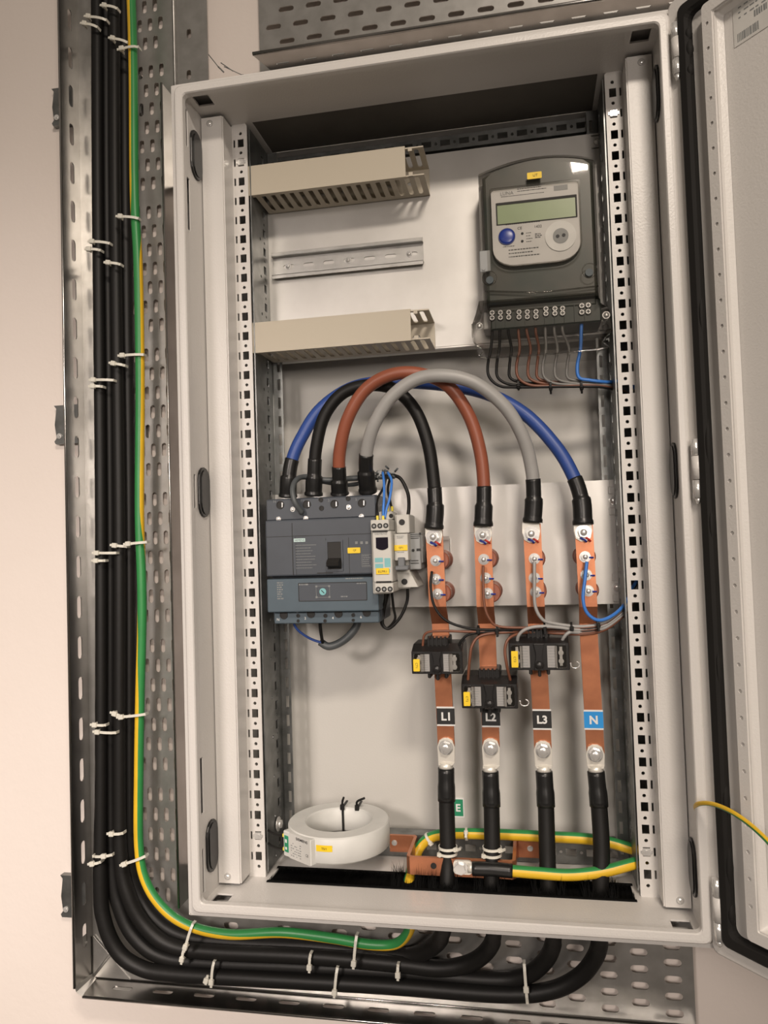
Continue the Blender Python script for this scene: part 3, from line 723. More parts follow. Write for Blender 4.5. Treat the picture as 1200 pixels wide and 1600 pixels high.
# toggle recess
c = at(523, 868, 72); mb = MB()
mb.plate(rrect(c.x-10.5, c.x+10.5, c.z-19, c.z+19, 1.5), [rect((c.x, c.z), 17, 33)], 70.5, 72.2, XZ); obj('toggle_frame', mb, MCB, tb_)
mb = MB(); mb.box(c.x-8.4, c.x+8.4, 71.4, 72.3, c.z-16.4, c.z+16.4); tr_ = obj('toggle_recess', mb, HOLE, tb_)
mb = MB(); mb.prism([(72, c.z-16), (60, c.z-12), (58.5, c.z-8), (64, c.z-4), (72, c.z-3)], c.x-7.6, c.x+7.6, 'x', bev=0.6); obj('toggle_lever', mb, HOLE, tb_)
# yellow label QF
c = at(553, 860, 71); mb = MB(); mb.prism(rrect(c.x-7.8, c.x+7.8, c.z-3.4, c.z+3.4, 0.8), 70.8, 71.9, 'y'); q_ = obj('yellow_label', mb, YLAB, tb_); q_['label'] = 'small yellow marker label reading QF'
text('printed_text', 'QF', (c.x+1, 70.7, c.z), 2.6, INK, q_)
c = at(468, 844, 71.9); mb = MB(); mb.box(c.x-7.2, c.x+7.2, 71.5, 71.9, c.z-2.1, c.z+2.1); q_ = obj('maker_plate', mb, mat('pale_teal', (0.55, 0.72, 0.70), .5), tb_)
text('printed_text', 'SIEMENS', (c.x, 71.4, c.z), 2.4, MCB, q_, width=12.5)
mb = MB(); scribble(mb, at(462, 855, 72).x, at(495, 855, 72).x, at(462, 890, 72).z, at(462, 850, 72).z, 71.9, 9, 0.75)
scribble(mb, at(540, 905, 70).x, at(572, 905, 70).x, at(540, 906, 70).z, at(540, 902, 70).z, 69.9, 1, 1.3)
scribble(mb, at(557, 905, 70).x, at(574, 905, 70).x, at(540, 914, 70).z, at(540, 910, 70).z, 69.9, 1, 1.2)
scribble(mb, at(467, 912, 70).x, at(482, 905, 70).x, at(467, 916, 70).z, at(467, 911, 70).z, 69.9, 1, 1.8)
scribble(mb, at(532, 912, 70).x, at(546, 905, 70).x, at(540, 934, 70).z, at(540, 930, 70).z, 69.9, 1, 1.3)
for i in range(3): cc = at(557+8*i, 848, 72); mb.box(cc.x-1.6, cc.x+1.6, 71.6, 71.9, cc.z-1.6, cc.z+1.6)
cc = at(438, 923, 70); scribble(mb, cc.x-4, cc.x+4, cc.z-11, cc.z+11, 69.9, 8, 1.5)
cc = at(573, 876, 72); mb.plate(rect((cc.x, cc.z), 12, 15), [rect((cc.x, cc.z), 11.2, 14.2)], 71.5, 71.9, XZ); scribble(mb, cc.x-5, cc.x+5, cc.z-7, cc.z+7, 71.9, 6, 0.9)
obj('printed_lines', mb, GINK, tb_)
# trip unit window
a, b = at(466, 911, 70), at(574, 938, 70)
mb = MB(); mb.plate(rrect(a.x, b.x, b.z, a.z, 1), [rrect(a.x+0.7, b.x-0.7, b.z+0.7, a.z-0.7, .8)], 69.4, 70, XZ); obj('window_frame_line', mb, HOLE, low)
mb = MB(); mb.box(a.x+0.7, b.x-0.7, 69.8, 70.1, b.z+0.7, a.z-0.7); obj('setting_window', mb, MCB, low)
c = at(504.5, 924.5, 69.5); mb = MB(); mb.cyl((c.x, 69.8, c.z), (0, -1, 0), 4.2, 0.8, 20); dial = obj('setting_dial', mb, TEAL, low)
mb = MB(lambda p: (c.x+p[0]*.7+p[2]*.7, p[1], c.z-p[0]*.7+p[2]*.7)); mb.box(-2.6, 2.6, 68.8, 69.1, -0.5, 0.5); obj('dial_slot', mb, INK, dial)
mb = MB(); mb.plate(rect((c.x, c.z), 17, 14), [rect((c.x, c.z), 16.2, 13.2)], 69.5, 69.8, XZ)
for dx in (-8, 8):
    for dz in (-6.5, 6.5): mb.box(c.x+dx-1.2, c.x+dx+1.2, 69.3, 69.7, c.z+dz-1.1, c.z+dz+1.1)
obj('dial_markings', mb, GINK, low)
def black_hole(name, px, py, Y, r, par):
    c = at(px, py, Y); mb = MB(); mb.plate(circ((c.x, c.z), r+0.5, 18), [circ((c.x, c.z), r-0.4, 18)], Y-1.0, Y, XZ); mb.cyl((c.x, Y-0.25, c.z), (0, 1, 0), r, 0.5, 18)
    return obj(name, mb, HOLE, par)
for px, py, n_ in ((438, 789, 'N'), (479.5, 788, '1'), (522.5, 787.5, '3'), (565.5, 786, '5')):
    h = black_hole('terminal_opening', px, py, 76, 4.6, tb_)
    c = at(px+3, py, 76); mb = MB(); mb.box(c.x-0.5, c.x+0.8, 75, 75.7, c.z-3, c.z+3); obj('terminal_glint', mb, SILVER, h)
    text('terminal_mark', n_, at(px-9, py-5.5, 75.7), 3.2, GINK, tb_)
for px, py, n_ in ((443.5, 961, 'N'), (486, 959, '2'), (529, 958.5, '4'), (573, 957, '6')):
    black_hole('terminal_opening', px, py, 80, 4.6, tb_); text('terminal_mark', n_, at(px-9, py+7, 79.7), 3.2, WINK, tb_)
for px, py, Y in ((435.5, 811, 75.5), (478, 810, 75.5), (565, 807, 75.5), (545, 792.5, 76), (457.5, 796, 76), (465, 953, 79.5), (551, 951, 79.5)):
    c = at(px, py, Y); mb = MB(); mb.cyl((c.x, Y+1, c.z), (0, -1, 0), 3.0, 2, 14); mb.dome((c.x, Y-1, c.z), (0, -1, 0), 2.4, 1, 12); mb.box(c.x-2, c.x+2, Y-2.2, Y-1.9, c.z-.35, c.z+.35); obj('screw', mb, SILVER, tb_)
for px, py, Y, r in ((501.5, 781, 76, 2.4), (502.5, 794, 76, 2.6), (544, 779, 76, 2.4), (508, 952, 80, 2.2), (508.5, 962, 80, 2.0), (508, 970, 80, 1.6), (466, 962, 80, 1.8), (466, 970, 80, 1.4), (552, 961, 80, 1.8), (552, 969, 80, 1.4)):
    black_hole('vent_hole', px, py, Y, r, tb_)

# ---------------------------------------------------------------- monitoring relay, small breaker, auxiliary block
def dev(name, lab, cat, loc): return thing(name, lab, cat, loc)
def px_box(mb, px0, px1, py0, py1, y0, y1, bev=1.0):
    a = at(px0, (py0+py1)/2, y0); b = at(px1, (py0+py1)/2, y0); c = at((px0+px1)/2, py0, y0); d = at((px0+px1)/2, py1, y0)
    mb.box(a.x, b.x, y0, y1, d.z, c.z, bev); return a.x, b.x, d.z, c.z
# auxiliary grey block behind, on its own rail
td = thing('din_rail', 'short silver rail stub behind the small breaker and relay', 'rail', (-30, 150, -85))
mb = MB(); mb.box(-62, 14, 150, 154.8, -100, -65, 0.5); mb.box(-62, 14, 146, 147, -103, -98); mb.box(-62, 14, 146, 147, -67, -62); mb.box(-62, 14, 147, 151, -99, -98); mb.box(-62, 14, 147, 151, -67, -66); obj('profile', mb, GALV, td)
tr = dev('monitoring_relay', 'slim cream monitoring relay with black window right beside the slate breaker', 'relay', (-58, 146, -128))
Yr = 52
mb = MB(); X0, X1, Z0, Z1 = px_box(mb, 581, 609, 812, 928, Yr+8, 146, 1.2)
def pz(py, Y=Yr, px=597): return at(px, py, Y).z
X0 = at(582, 860, Yr).x; X1 = at(612, 860, Yr).x
lean = lambda p: p
mb.box(X0, X1, Yr, 100, pz(910), pz(830), 1.2); obj('body', mb, CREAM, tr)
for (pa, pb, nm) in ((812, 829, 't'), (911, 926, 'b')):
    sh = 1.5 if nm == 'b' else -1.2
    mb = MB(); mb.box(X0+sh, X1+sh-1, Yr-1, 90, pz(pb), pz(pa), 0.8); tmb = obj('terminal_cap', mb, CREAM, tr)
    for i in range(3):
        xx = X0+sh+4.2+i*7; zz = pz((pa+pb)/2+(1 if nm == 't' else 2))
        mb = MB(); mb.plate(circ((xx, zz), 3.0, 16), [circ((xx, zz), 2.3, 16)], Yr-1.8, Yr-1, XZ); mb.cyl((xx, Yr-1.2, zz), (0, 1, 0), 2.3, 0.3, 14); hh = obj('terminal_hole', mb, HOLE, tmb)
        mb = MB(); mb.cyl((xx, Yr-1.3, zz), (0, -1, 0), 1.5, 0.3, 10); obj('screw', mb, LGREY, hh)
    mb = MB(); zz = pz(830) if nm == 't' else pz(909); mb.box(X0+2+sh, X1-3+sh, Yr-1.6, Yr, zz-0.8, zz+0.8); obj('latch_groove', mb, HOLE, tr)
c = at(597, 849, Yr); mb = MB()
mb.prism([(c.x-7.2, c.z+7), (c.x+7.2, c.z+7), (c.x+7.2, c.z-5), (c.x+4, c.z-7), (c.x, c.z-7.8), (c.x-4, c.z-7), (c.x-7.2, c.z-5)], Yr-0.8, Yr, 'y'); obj('indicator_window', mb, mat('window_black', (0.015, 0.012, 0.02), 0.12), tr)
text('printed_text', 'SIEMENS', at(595, 834, Yr-0.3), 2.2, GINK, tr, width=15)
mb = MB()
for (ax, az, w_, h_) in ((592, 875, 9.5, 5.2), (605.5, 879, 7, 10.5), (592.5, 884.5, 9.5, 5.2), (599, 892, 16, 4)):
    c = at(ax, az, Yr); mb.box(c.x-w_/2, c.x+w_/2, Yr-0.3, Yr, c.z-h_/2, c.z+h_/2)
obj('teal_panels', mb, TEAL, tr)
c = at(598, 892.5, Yr); mb = MB(); mb.box(c.x-7.8, c.x+7.8, Yr-1.4, Yr-0.4, c.z-3.6, c.z+3.6, 0.4); q_ = obj('yellow_label', mb, YLAB, tr); q_['label'] = 'yellow marker label reading ELPR1'
text('printed_text', 'ELPR1', (c.x, Yr-1.6, c.z-0.4), 2.6, INK, q_, width=10)
for px in (590, 599):
    c = at(px, 809, Yr+8); mb = MB(); mb.box(c.x-1.3, c.x+1.3, Yr+6, Yr+10, c.z-3, c.z+2.5, 0.3); obj('wire_ferrule', mb, FERR, tr)
# relay rear tier
mb = MB(); a_ = px_box(mb, 592, 613, 799, 812, 82, 120, 0.8); tt_ = obj('rear_terminal', mb, CREAM, tr)
for px in (600.5, 612-1): 
    c = at(px, 806, 82); mb = MB(); mb.cyl((c.x, 82.2, c.z), (0, -1, 0), 2.6, 0.6, 14); obj('terminal_hole', mb, HOLE, tt_)
for px in (606, 613):
    c = at(px, 795, 88); mb = MB(); mb.box(c.x-1.3, c.x+1.3, 86, 90, c.z-3, c.z+3, 0.3); obj('wire_ferrule', mb, FERR, tr)
# small one-pole breaker
ts = dev('miniature_breaker', 'small one-pole white miniature breaker with grey toggle right of the relay', 'circuit breaker', (-32, 146, -128))
mb = MB(); px_box(mb, 618, 639, 804, 920, 90, 147, 1.0)
px_box(mb, 616, 637.5, 834, 876, 66, 120, 0.8); px_box(mb, 619, 639.5, 804, 833, 80, 120, 0.8)
a = at(617, 912, 84); b = at(648, 890, 84)
mb.prism([(at(620, 885, 84).x, at(620, 893, 84).z), (at(640, 880, 84).x, at(640, 893, 84).z), (at(653, 912, 84).x, at(653, 917, 84).z), (at(622, 912, 84).x, at(622, 918, 84).z)], 84, 140, 'y')
obj('body', mb, CREAM, ts)
for px, py in ((628, 816), (632, 909)):
    c = at(px, py, 80 if py < 850 else 84); mb = MB(); mb.cyl((c.x, c.y+0.2, c.z), (0, -1, 0), 3.7, 0.6, 18); obj('terminal_hole', mb, HOLE, ts)
mb = MB(); px_box(mb, 621.5, 632, 871, 885, 60, 70, 0.8); px_box(mb, 617, 638, 884, 891, 55, 74, 1.0); obj('toggle', mb, mat('toggle_grey', (0.16, 0.17, 0.18), 0.45), ts)
c = at(626.5, 856, 66); mb = MB(); mb.box(c.x-8, c.x+8, 65, 65.8, c.z-3.4, c.z+3.4, 0.3); q_ = obj('yellow_label', mb, YLAB, ts); q_['label'] = 'yellow marker label reading QF1'
text('printed_text', 'QF1', (c.x, 64.8, c.z), 2.6, INK, q_)
mb = MB(); c = at(620, 838, 66); scribble(mb, c.x, c.x+10, c.z-3, c.z+1, 65.9, 2, 0.8); c = at(620, 863, 66); scribble(mb, c.x, c.x+9, c.z-1, c.z+1, 65.9, 1, 1.0); obj('printed_lines', mb, GINK, ts)
ta = dev('auxiliary_block', 'light grey auxiliary contact block at the right side of the small breaker', 'contact block', (-16, 146, -108))
mb = MB(); px_box(mb, 639, 657, 833, 890, 88, 147, 1.0); px_box(mb, 642, 660, 836, 880, 96, 147, 1.0)
obj('body', mb, LGREY, ta)
mb = MB()
for py, w_ in ((835, 12), (838, 12), (841, 10), (876, 9), (880, 10)):
    c = at(648, py, 88); mb.box(c.x-w_/2, c.x+w_/2, 87.6, 88, c.z-0.45, c.z+0.45)
c = at(645.5, 860, 88); mb.cyl((c.x, 88, c.z), (0, -1, 0), 1.8, 0.4, 12); c = at(654, 859, 88); mb.box(c.x-2.5, c.x+2.5, 87.6, 88, c.z-1.5, c.z+1.5); c = at(656, 834, 88); mb.box(c.x-1, c.x+1.5, 87.4, 88, c.z-1.4, c.z+1.4)
obj('printed_marks', mb, INK, ta)

# control wires around the breaker
grp = 'control wires around the breaker'
wire('control_wire', [(598, 738, 92), (600, 755, 78), (600, 780, 66), (599, 795, 62), (599, 808, 62)], 1.6, LBLUE, 'left of two bright blue wires entering the relay top', group=grp)
wire('control_wire', [(606, 738, 92), (612, 752, 82), (609, 778, 70), (604, 795, 66), (601, 810, 62)], 1.6, LBLUE, 'right of two bright blue wires entering the relay top', group=grp)
wire('control_wire', [(604, 742, 100), (600, 760, 95), (590, 780, 85), (589, 800, 64), (590, 810, 62)], 1.5, BLACK, 'black wire dropping into the relay top beside the blue pair', group=grp)
wire('control_wire', [(610, 745, 110), (606, 765, 108), (610, 785, 98), (613, 797, 90)], 1.5, BLACK, 'black wire reaching the rear terminals of the relay', group=grp)
wire('control_wire', [(612, 742, 105), (626, 748, 100), (637, 770, 98), (639, 790, 100), (637.5, 806, 100)], 2.2, BLACK, 'thick black wire looping into the small breaker top', group=grp)
wire('control_wire', [(637, 918, 105), (636, 940, 105), (625, 965, 105), (608, 982, 105), (598, 975, 105), (600, 955, 105), (607, 925, 90)], 1.9, BLACK, 'black wire loop below the relay and small breaker', group=grp)
wire('control_wire', [(612, 925, 90), (615, 950, 100), (617, 968, 104), (604, 982, 108), (595, 970, 108), (601, 940, 95), (602, 925, 80)], 1.6, BLACK, 'thin black wire loop tucked inside the loop under the relay', group=grp)
wire('control_cable', [(472, 802, 70), (461, 785, 62), (457, 765, 66), (463, 750, 80), (478, 745, 100), (510, 750, 112), (555, 747, 116), (596, 745, 112)], 3.4, DGREY, 'dark grey cable looping over the breaker top behind the sleeves', group=grp)
wire('control_cable', [(500, 752, 128), (540, 758, 128), (575, 752, 126), (600, 740, 112)], 2.6, DGREY, 'second grey cable running behind the breaker sleeves', group=grp)
wire('control_wire', [(458, 972, 100), (466, 985, 104), (485, 998, 112), (508, 1006, 118)], 1.6, BLUE, 'thin dark blue wire leaving the breaker bottom at the left', group=grp)
wire('control_wire', [(500, 972, 100), (501, 985, 104), (504, 1004, 116)], 2.2, BLACK, 'short black wire leaving the breaker bottom at its middle', group=grp)
wire('control_cable', [(500, 1003, 120), (515, 1010, 120), (538, 1000, 124), (556, 980, 126), (562, 955, 128)], 5.0, DGREY, 'thick dark grey cable loop hanging below the breaker', group=grp)
tk = thing('wire_connector', 'small grey connector cluster where the blue control wires meet above the relay', 'connector', at(600, 745, 105))
mb = MB(); px_box(mb, 588, 600, 734, 748, 100, 112, 1.5); px_box(mb, 602, 616, 738, 748, 104, 114, 1.5); obj('body', mb, LGREY, tk)
mb = MB()
for i in range(14):
    a = at(random.uniform(585, 618), random.uniform(732, 750), 100); b = a+Vector((random.uniform(-5, 5), random.uniform(-6, 0), random.uniform(-4, 4))); mb.tube([a, b], 1.3, 5)
obj('wire_ends', mb, DGREY, tk)

# ---------------------------------------------------------------- busbars
bars = [dict(n='L1', tx=678, ty=828, by=1156, bx=697, mx=690, col=INK, lab='leftmost'), dict(n='L2', tx=754, ty=828, by=1156, bx=767, mx=765, col=INK), dict(n='L3', tx=831, ty=822, by=1160, bx=848, mx=845), dict(n='N', tx=912, ty=820, by=1165, bx=930, mx=926)]
bolts = {'L1': ((678, 839), (681, 876), (681, 905), (684, 928)), 'L2': ((755, 836), (756, 874), (759, 903), (762, 927)), 'L3': ((830, 834), (835, 873), (835, 903), (837, 925)), 'N': ((911, 832), (914, 870), (916, 898), (919, 923))}
Y1b, Y2b = 98, 116
for bb in bars:
    n_ = bb['n']
    a = at(bb['tx'], bb['ty'], Y1b); xt = a.x; 
    t = thing('copper_busbar', 'copper busbar carrying the %s label %s' % ((n_ if n_ != 'N' else 'blue N'), {'L1': 'farthest left', 'L2': 'second from left', 'L3': 'third from left', 'N': 'farthest right'}[n_]), 'busbar', (xt, 105, -330), 'copper busbars')
    z_top = at(bb['tx'], bolts[n_][0][1]-16, Y1b).z; z_k = at(bb['tx']+10, 948, Y1b).z; z_k2 = at(bb['tx']+12, 972, Y2b).z
    xm = at(bb['mx']-5, 950, Y1b).x; xb = at(bb['bx'], 1160, Y2b).x; zb = at(bb['bx'], bb['by']+12, Y2b).z
    hw = 10.3; th = 5
    xm = (xt*0.6+xb*0.4); 
    def sec(x, y, z): return [(x-hw, y, z), (x+hw, y, z), (x+hw, y+th, z), (x-hw, y+th, z)]
    mb = MB(); mb.loft([sec(xt, Y1b, z_top), sec(xt+(xb-xt)*.35, Y1b, z_k), sec(xt+(xb-xt)*.42, Y2b, z_k2-2), sec(xb, Y2b, zb)], cap0=True, cap1=True)
    obj('bar', mb, COPPER, t)
    for j, (px, py) in enumerate(bolts[n_]):
        c = at(px, py, Y1b); big = j == 0; yb = Y1b-(3 if big else 0)
        mb = MB(); mb.cyl((c.x, yb, c.z), (0, -1, 0), 9.2 if big else 6.6, 1.4, 24); mb.cyl((c.x, yb-1.4, c.z), (0, -1, 0), 7.4 if big else 5.2, 1.6, 24)
        mb.cyl((c.x, yb-3.0, c.z), (0, -1, 0), 6.2 if big else 4.3, 5 if big else 3.2, 6, smooth=False); mb.dome((c.x, yb-(8 if big else 6.2), c.z), (0, -1, 0), 4.0 if big else 3.0, 2.6, 14)
        bo = obj('bolt', mb, SILVER, t)
        mb = MB(); zz = c.z-(6 if big else 0.5)
        if big: mb.tube([(c.x-4, yb-5, zz), (c.x+1, yb-4, zz-2.5), (c.x+3, yb-2, zz-5)], 1.3, 6)
        else: mb.tube([(c.x+1.5, yb-5, zz), (c.x+5, yb-2.5, zz-0.4), (c.x+9.5, yb-1.2, zz-0.6)], 1.1, 6)
        obj('blue_torque_mark', mb, BLUEM, bo)
        if big:
            mb = MB(); mb.tube([(c.x+1, yb-5, zz+1), (c.x+5, yb-3, zz-1.5), (c.x+8, yb-1.5, zz-4.5)], 1.2, 6); obj('red_torque_mark', mb, RED, bo)
    # label
    py0, py1 = {'L1': (1104, 1134), 'L2': (1104, 1136), 'L3': (1108, 1140), 'N': (1109, 1140)}[n_]
    cx0 = {'L1': 696.5, 'L2': 767, 'L3': 847, 'N': 927.5}[n_]
    c = at(cx0, (py0+py1)/2, Y2b-0.6); z1 = at(cx0, py0, Y2b).z; z0 = at(cx0, py1, Y2b).z
    mb = MB(); mb.box(c.x-11, c.x+11, Y2b-0.9, Y2b-0.05, z0, z1); wl_ = obj('label_backing', mb, WINK, t)
    mb = MB(); mb.box(c.x-11, c.x+11, Y2b-1.3, Y2b-0.8, z0+2, z1-2); cl_ = obj('label', mb, LABB if n_ == 'N' else INK, wl_)
    text('printed_text', n_, (c.x, Y2b-1.5, (z0+z1)/2), 10.0, WINK, cl_, bold=0.035)
    # insulators behind, things of their own
    for (j, nm) in ((1, 'upper'), (3, 'lower')):
        px, py = bolts[n_][j]; c = at(px, py, Y1b)
        mb = MB(); cc = (c.x+(3.5 if px < 800 else 1.0), 103.5, c.z)
        prof = [(10.5, 0), (12, 2), (12, 14), (10, 18), (10, 34), (12.5, 38), (12.5, 49), (12, 51)]
        mb.loft([[(cc[0]+r_*math.cos(2*math.pi*i/28), 103.4+d_, cc[2]+r_*math.sin(2*math.pi*i/28)) for i in range(28)] for r_, d_ in prof], smooth=True, cap0=True, cap1=True)
        tag(obj('standoff_insulator', mb, INSUL), '%s red-brown round insulator behind the %s busbar' % (nm, n_), 'insulator', 'standoff insulators behind the busbars')

# ---------------------------------------------------------------- arched power cables with sleeves and lugs
def arch(name, pts, r, m, lab, sl0, sl1, lugpx, widen=1.35, n=18):
    """sl0, sl1: lengths (mm) of black sleeve at breaker end and at bar end"""
    t = thing(name, lab, 'power cable', at(*pts[-1]), 'arched power cables from breaker to busbars')
    P = path_px(pts, 14); L = [0]
    for a, b in zip(P, P[1:]): L.append(L[-1]+(b-a).length)
    T = L[-1]
    i0 = next(i for i, l in enumerate(L) if l > sl0); i1 = next(i for i, l in enumerate(L) if l > T-sl1)
    mb = MB(); mb.tube(P[max(0, i0-2):i1+3], r, n); obj('sheath', mb, m, t)
    def rad(d, full): # d distance from the cable end
        return r*1.14 if d > full*0.55 else (r*widen*1.02 if d > full*0.08 else r*widen*1.12)
    mb = MB(); q = P[:i0+1]; mb.tube(q, [rad(L[i], sl0) for i in range(i0+1)], n); obj('sleeve', mb, SLEEVE, t)
    mb = MB(); q = P[i1:]; mb.tube(q, [rad(T-L[i], sl1) for i in range(i1, len(P))], n); obj('sleeve', mb, SLEEVE, t)
    e = P[-1]; bx_, bz_ = lugpx
    c = at(bx_, bz_, Y1b-2)
    mb = MB(); zt_ = e.z+3
    mb.prism([(c.x-10, zt_), (c.x+10, zt_), (c.x+10.6, c.z+2), (c.x+8.5, c.z-7), (c.x+3, c.z-10.5), (c.x-3, c.z-10.5), (c.x-8.5, c.z-7), (c.x-10.6, c.z+2)], Y1b-3.0, Y1b-0.2, 'y', bev=0.3)
    obj('lug', mb, TIN, t)
    return t
arch('power_cable', [(450, 776, 112), (451, 752, 108), (456, 720, 108), (470, 686, 110), (500, 640, 114), (550, 606, 116), (610, 597, 118), (690, 601, 118), (760, 615, 114), (820, 647, 108), (868, 697, 102), (895, 742, 98), (908, 780, 94), (911, 820, 92)], 8.0, BLUE, 'blue arched power cable ending at the N busbar', 48, 56, bolts['N'][0])
arch('power_cable', [(490, 774, 108), (491, 745, 104), (494, 700, 100), (507, 650, 98), (535, 615, 98), (575, 602, 98), (615, 608, 98), (648, 640, 98), (668, 690, 96), (677, 745, 94), (680, 790, 92), (678, 826, 92)], 7.8, BLACK, 'black arched power cable ending at the L1 busbar', 44, 52, bolts['L1'][0])
arch('power_cable', [(531, 772, 104), (530, 745, 96), (531, 705, 88), (543, 655, 80), (570, 610, 76), (610, 586, 74), (655, 584, 76), (700, 603, 80), (733, 650, 86), (750, 705, 90), (756, 760, 92), (755, 822, 92)], 7.8, BROWN, 'reddish brown arched power cable ending at the L2 busbar', 34, 48, bolts['L2'][0])
arch('power_cable', [(575, 768, 100), (572, 740, 88), (573, 705, 76), (584, 665, 66), (610, 622, 60), (650, 593, 58), (695, 587, 58), (745, 600, 62), (790, 637, 70), (818, 685, 80), (831, 735, 88), (834, 780, 91), (832, 816, 92)], 7.8, GREY, 'light grey arched power cable ending at the L3 busbar', 48, 52, bolts['L3'][0])

# ---------------------------------------------------------------- supply cables in the tray
A = [(143, -430, 192), (151, -60, 192), (153, 300, 192), (158, 800, 192), (158, 1200, 192), (157, 1380, 189), (163, 1440, 188), (183, 1485, 190), (215, 1510, 192), (262, 1521, 192), (400, 1529, 192), (600, 1540, 192), (780, 1553, 192), (858, 1548, 190), (905, 1526, 184), (930, 1495, 170), (938, 1465, 145), (939, 1430, 112), (938, 1390, 98), (940, 1330, 104), (936, 1260, 112), (931, 1205, 116)]
B = [(157, -430, 207), (165, -60, 207), (167, 300, 207), (172, 800, 207), (172, 1200, 207), (176, 1360, 206), (188, 1420, 205), (210, 1463, 204), (250, 1493, 204), (320, 1504, 205), (480, 1511, 205), (640, 1520, 205), (760, 1531, 204), (815, 1527, 198), (850, 1503, 182), (865, 1470, 150), (860, 1430, 112), (857, 1390, 98), (855, 1330, 104), (853, 1260, 112), (850, 1205, 116)]
Cc = [(170, -430, 192), (178, -60, 192), (180, 300, 192), (187, 800, 192), (187, 1200, 191), (189, 1340, 189), (201, 1400, 188), (226, 1445, 190), (265, 1476, 191), (330, 1487, 192), (480, 1494, 192), (620, 1506, 192), (690, 1513, 190), (740, 1502, 182), (768, 1475, 158), (771, 1440, 118), (768, 1390, 98), (769, 1330, 104), (768, 1260, 112), (766, 1205, 116)]
Dd = [(185, -430, 207), (193, -60, 207), (196, 300, 207), (202, 800, 207), (202, 1200, 207), (203, 1330, 207), (213, 1390, 207), (243, 1435, 206), (290, 1463, 206), (380, 1474, 206), (500, 1480, 205), (590, 1492, 204), (645, 1493, 198), (680, 1476, 172), (694, 1450, 130), (698, 1400, 98), (700, 1340, 104), (698, 1260, 112), (697, 1200, 116)]
for pts, nn, lab in ((A, 'N', 'thick black supply cable rising to the N busbar, outermost in the tray'), (B, 'L3', 'thick black supply cable rising to the L3 busbar'), (Cc, 'L2', 'thick black supply cable rising to the L2 busbar'), (Dd, 'L1', 'thick black supply cable rising to the L1 busbar, innermost in the tray')):
    t = thing('supply_cable', lab, 'power cable', at(*pts[-1]), 'thick black supply cables')
    P = path_px(pts, 8)
    mb = MB(); mb.tube(P, [8.7+1.9*min(1, max(0, (-420-p.z)/130)) if p.y > 150 else 9.6 for p in P], 16); obj('sheath', mb, BLACK, t)
    e = P[-1]
    mb = MB(); q = [e+Vector((0, 0, -38)), e+Vector((0, 0, -20)), e+Vector((0, 0, -18)), e]; P2_ = [p for p in P[-22:] if p.z > e.z-44]
    mb.tube(P2_, [10.8 if p.z < e.z-20 else 10.1 for p in P2_], 16); obj('sleeve', mb, SLEEVE, t)
    bpx = {'L1': (697, 1167), 'L2': (767, 1168), 'L3': (848.5, 1172), 'N': (930, 1178)}[nn]; c = at(*bpx, Y2b-2)
    mb = MB(); mb.cyl((e.x, e.y, e.z-2), (0, 0, 1), 8.6, 9, 20)
    mb.prism([(c.x-10, e.z+8), (c.x-10.6, c.z), (c.x-8, c.z+8), (c.x-3, c.z+11), (c.x+3, c.z+11), (c.x+8, c.z+8), (c.x+10.6, c.z), (c.x+10, e.z+8), (c.x+7, e.z+4), (c.x-7, e.z+4)], Y2b-3.2, Y2b-0.2, 'y', bev=0.3)
    mb.loft([[(c.x-10, Y2b-3.2, e.z+8), (c.x+10, Y2b-3.2, e.z+8), (c.x+10, Y2b, e.z+8), (c.x-10, Y2b, e.z+8)], [(e.x-8.4, e.y-7, e.z+5), (e.x+8.4, e.y-7, e.z+5), (e.x+8.4, Y2b+4, e.z+5), (e.x-8.4, Y2b+4, e.z+5)]])
    obj('lug', mb, TIN, t)
    mb = MB(); mb.cyl((c.x, Y2b-3.2, c.z), (0, -1, 0), 8.8, 1.6, 22); mb.cyl((c.x, Y2b-4.8, c.z), (0, -1, 0), 7.2, 5.2, 6, smooth=False); mb.dome((c.x, Y2b-10, c.z), (0, -1, 0), 5.6, 1.6, 16)
    obj('bolt', mb, SILVER, t)

# ---------------------------------------------------------------- green and yellow earth cable
def gy(name, pts, r, lab, ylo, yhi, n=20, k=10, twist=0.0, cat='earth cable', sleeve=None, par=None):
    P = path_px(pts, k); mb = MB()
    f = lambda kk, i: 0 if ylo <= kk < yhi else 1
    mb.tube(P, r, n, mi=f, twist=twist)
    if par: return obj(name, mb, [YEL, GRN], par), P
    return tag(obj(name, mb, [YEL, GRN]), lab, cat), P
te = thing('earth_cable', 'thick green and yellow earth cable running down the tray into the enclosure floor', 'earth cable', at(300, 1460, 190))
E1 = [(203, -60, 176), (208, 100, 176), (210, 300, 176), (216, 420, 176), (219, 600, 177), (218, 800, 177), (222, 940, 177), (219, 1080, 177), (217, 1200, 177), (217, 1320, 176), (228, 1378, 174), (258, 1422, 172), (300, 1448, 170), (360, 1460, 168), (440, 1457, 170), (520, 1466, 174), (580, 1476, 176), (620, 1474, 172), (640, 1452, 150), (642, 1420, 112), (640, 1380, 102), (650, 1350, 134), (652, 1328, 140)]
E1 = E1[:20]
def TWF(t):
    K = [(0, -0.45), (0.10, -0.2), (0.16, 2.4), (0.26, 2.6), (0.30, 1.2), (0.34, 0.0), (0.38, -0.55), (0.6, -0.75), (0.66, -0.55), (0.74, 0.0), (0.80, 0.35), (0.88, 0.0), (1, -0.3)]
    for (a, x), (b, y) in zip(K, K[1:]):
        if a <= t <= b: u = (t-a)/(b-a); u = u*u*(3-2*u); return x+(y-x)*u
    return K[-1][1]
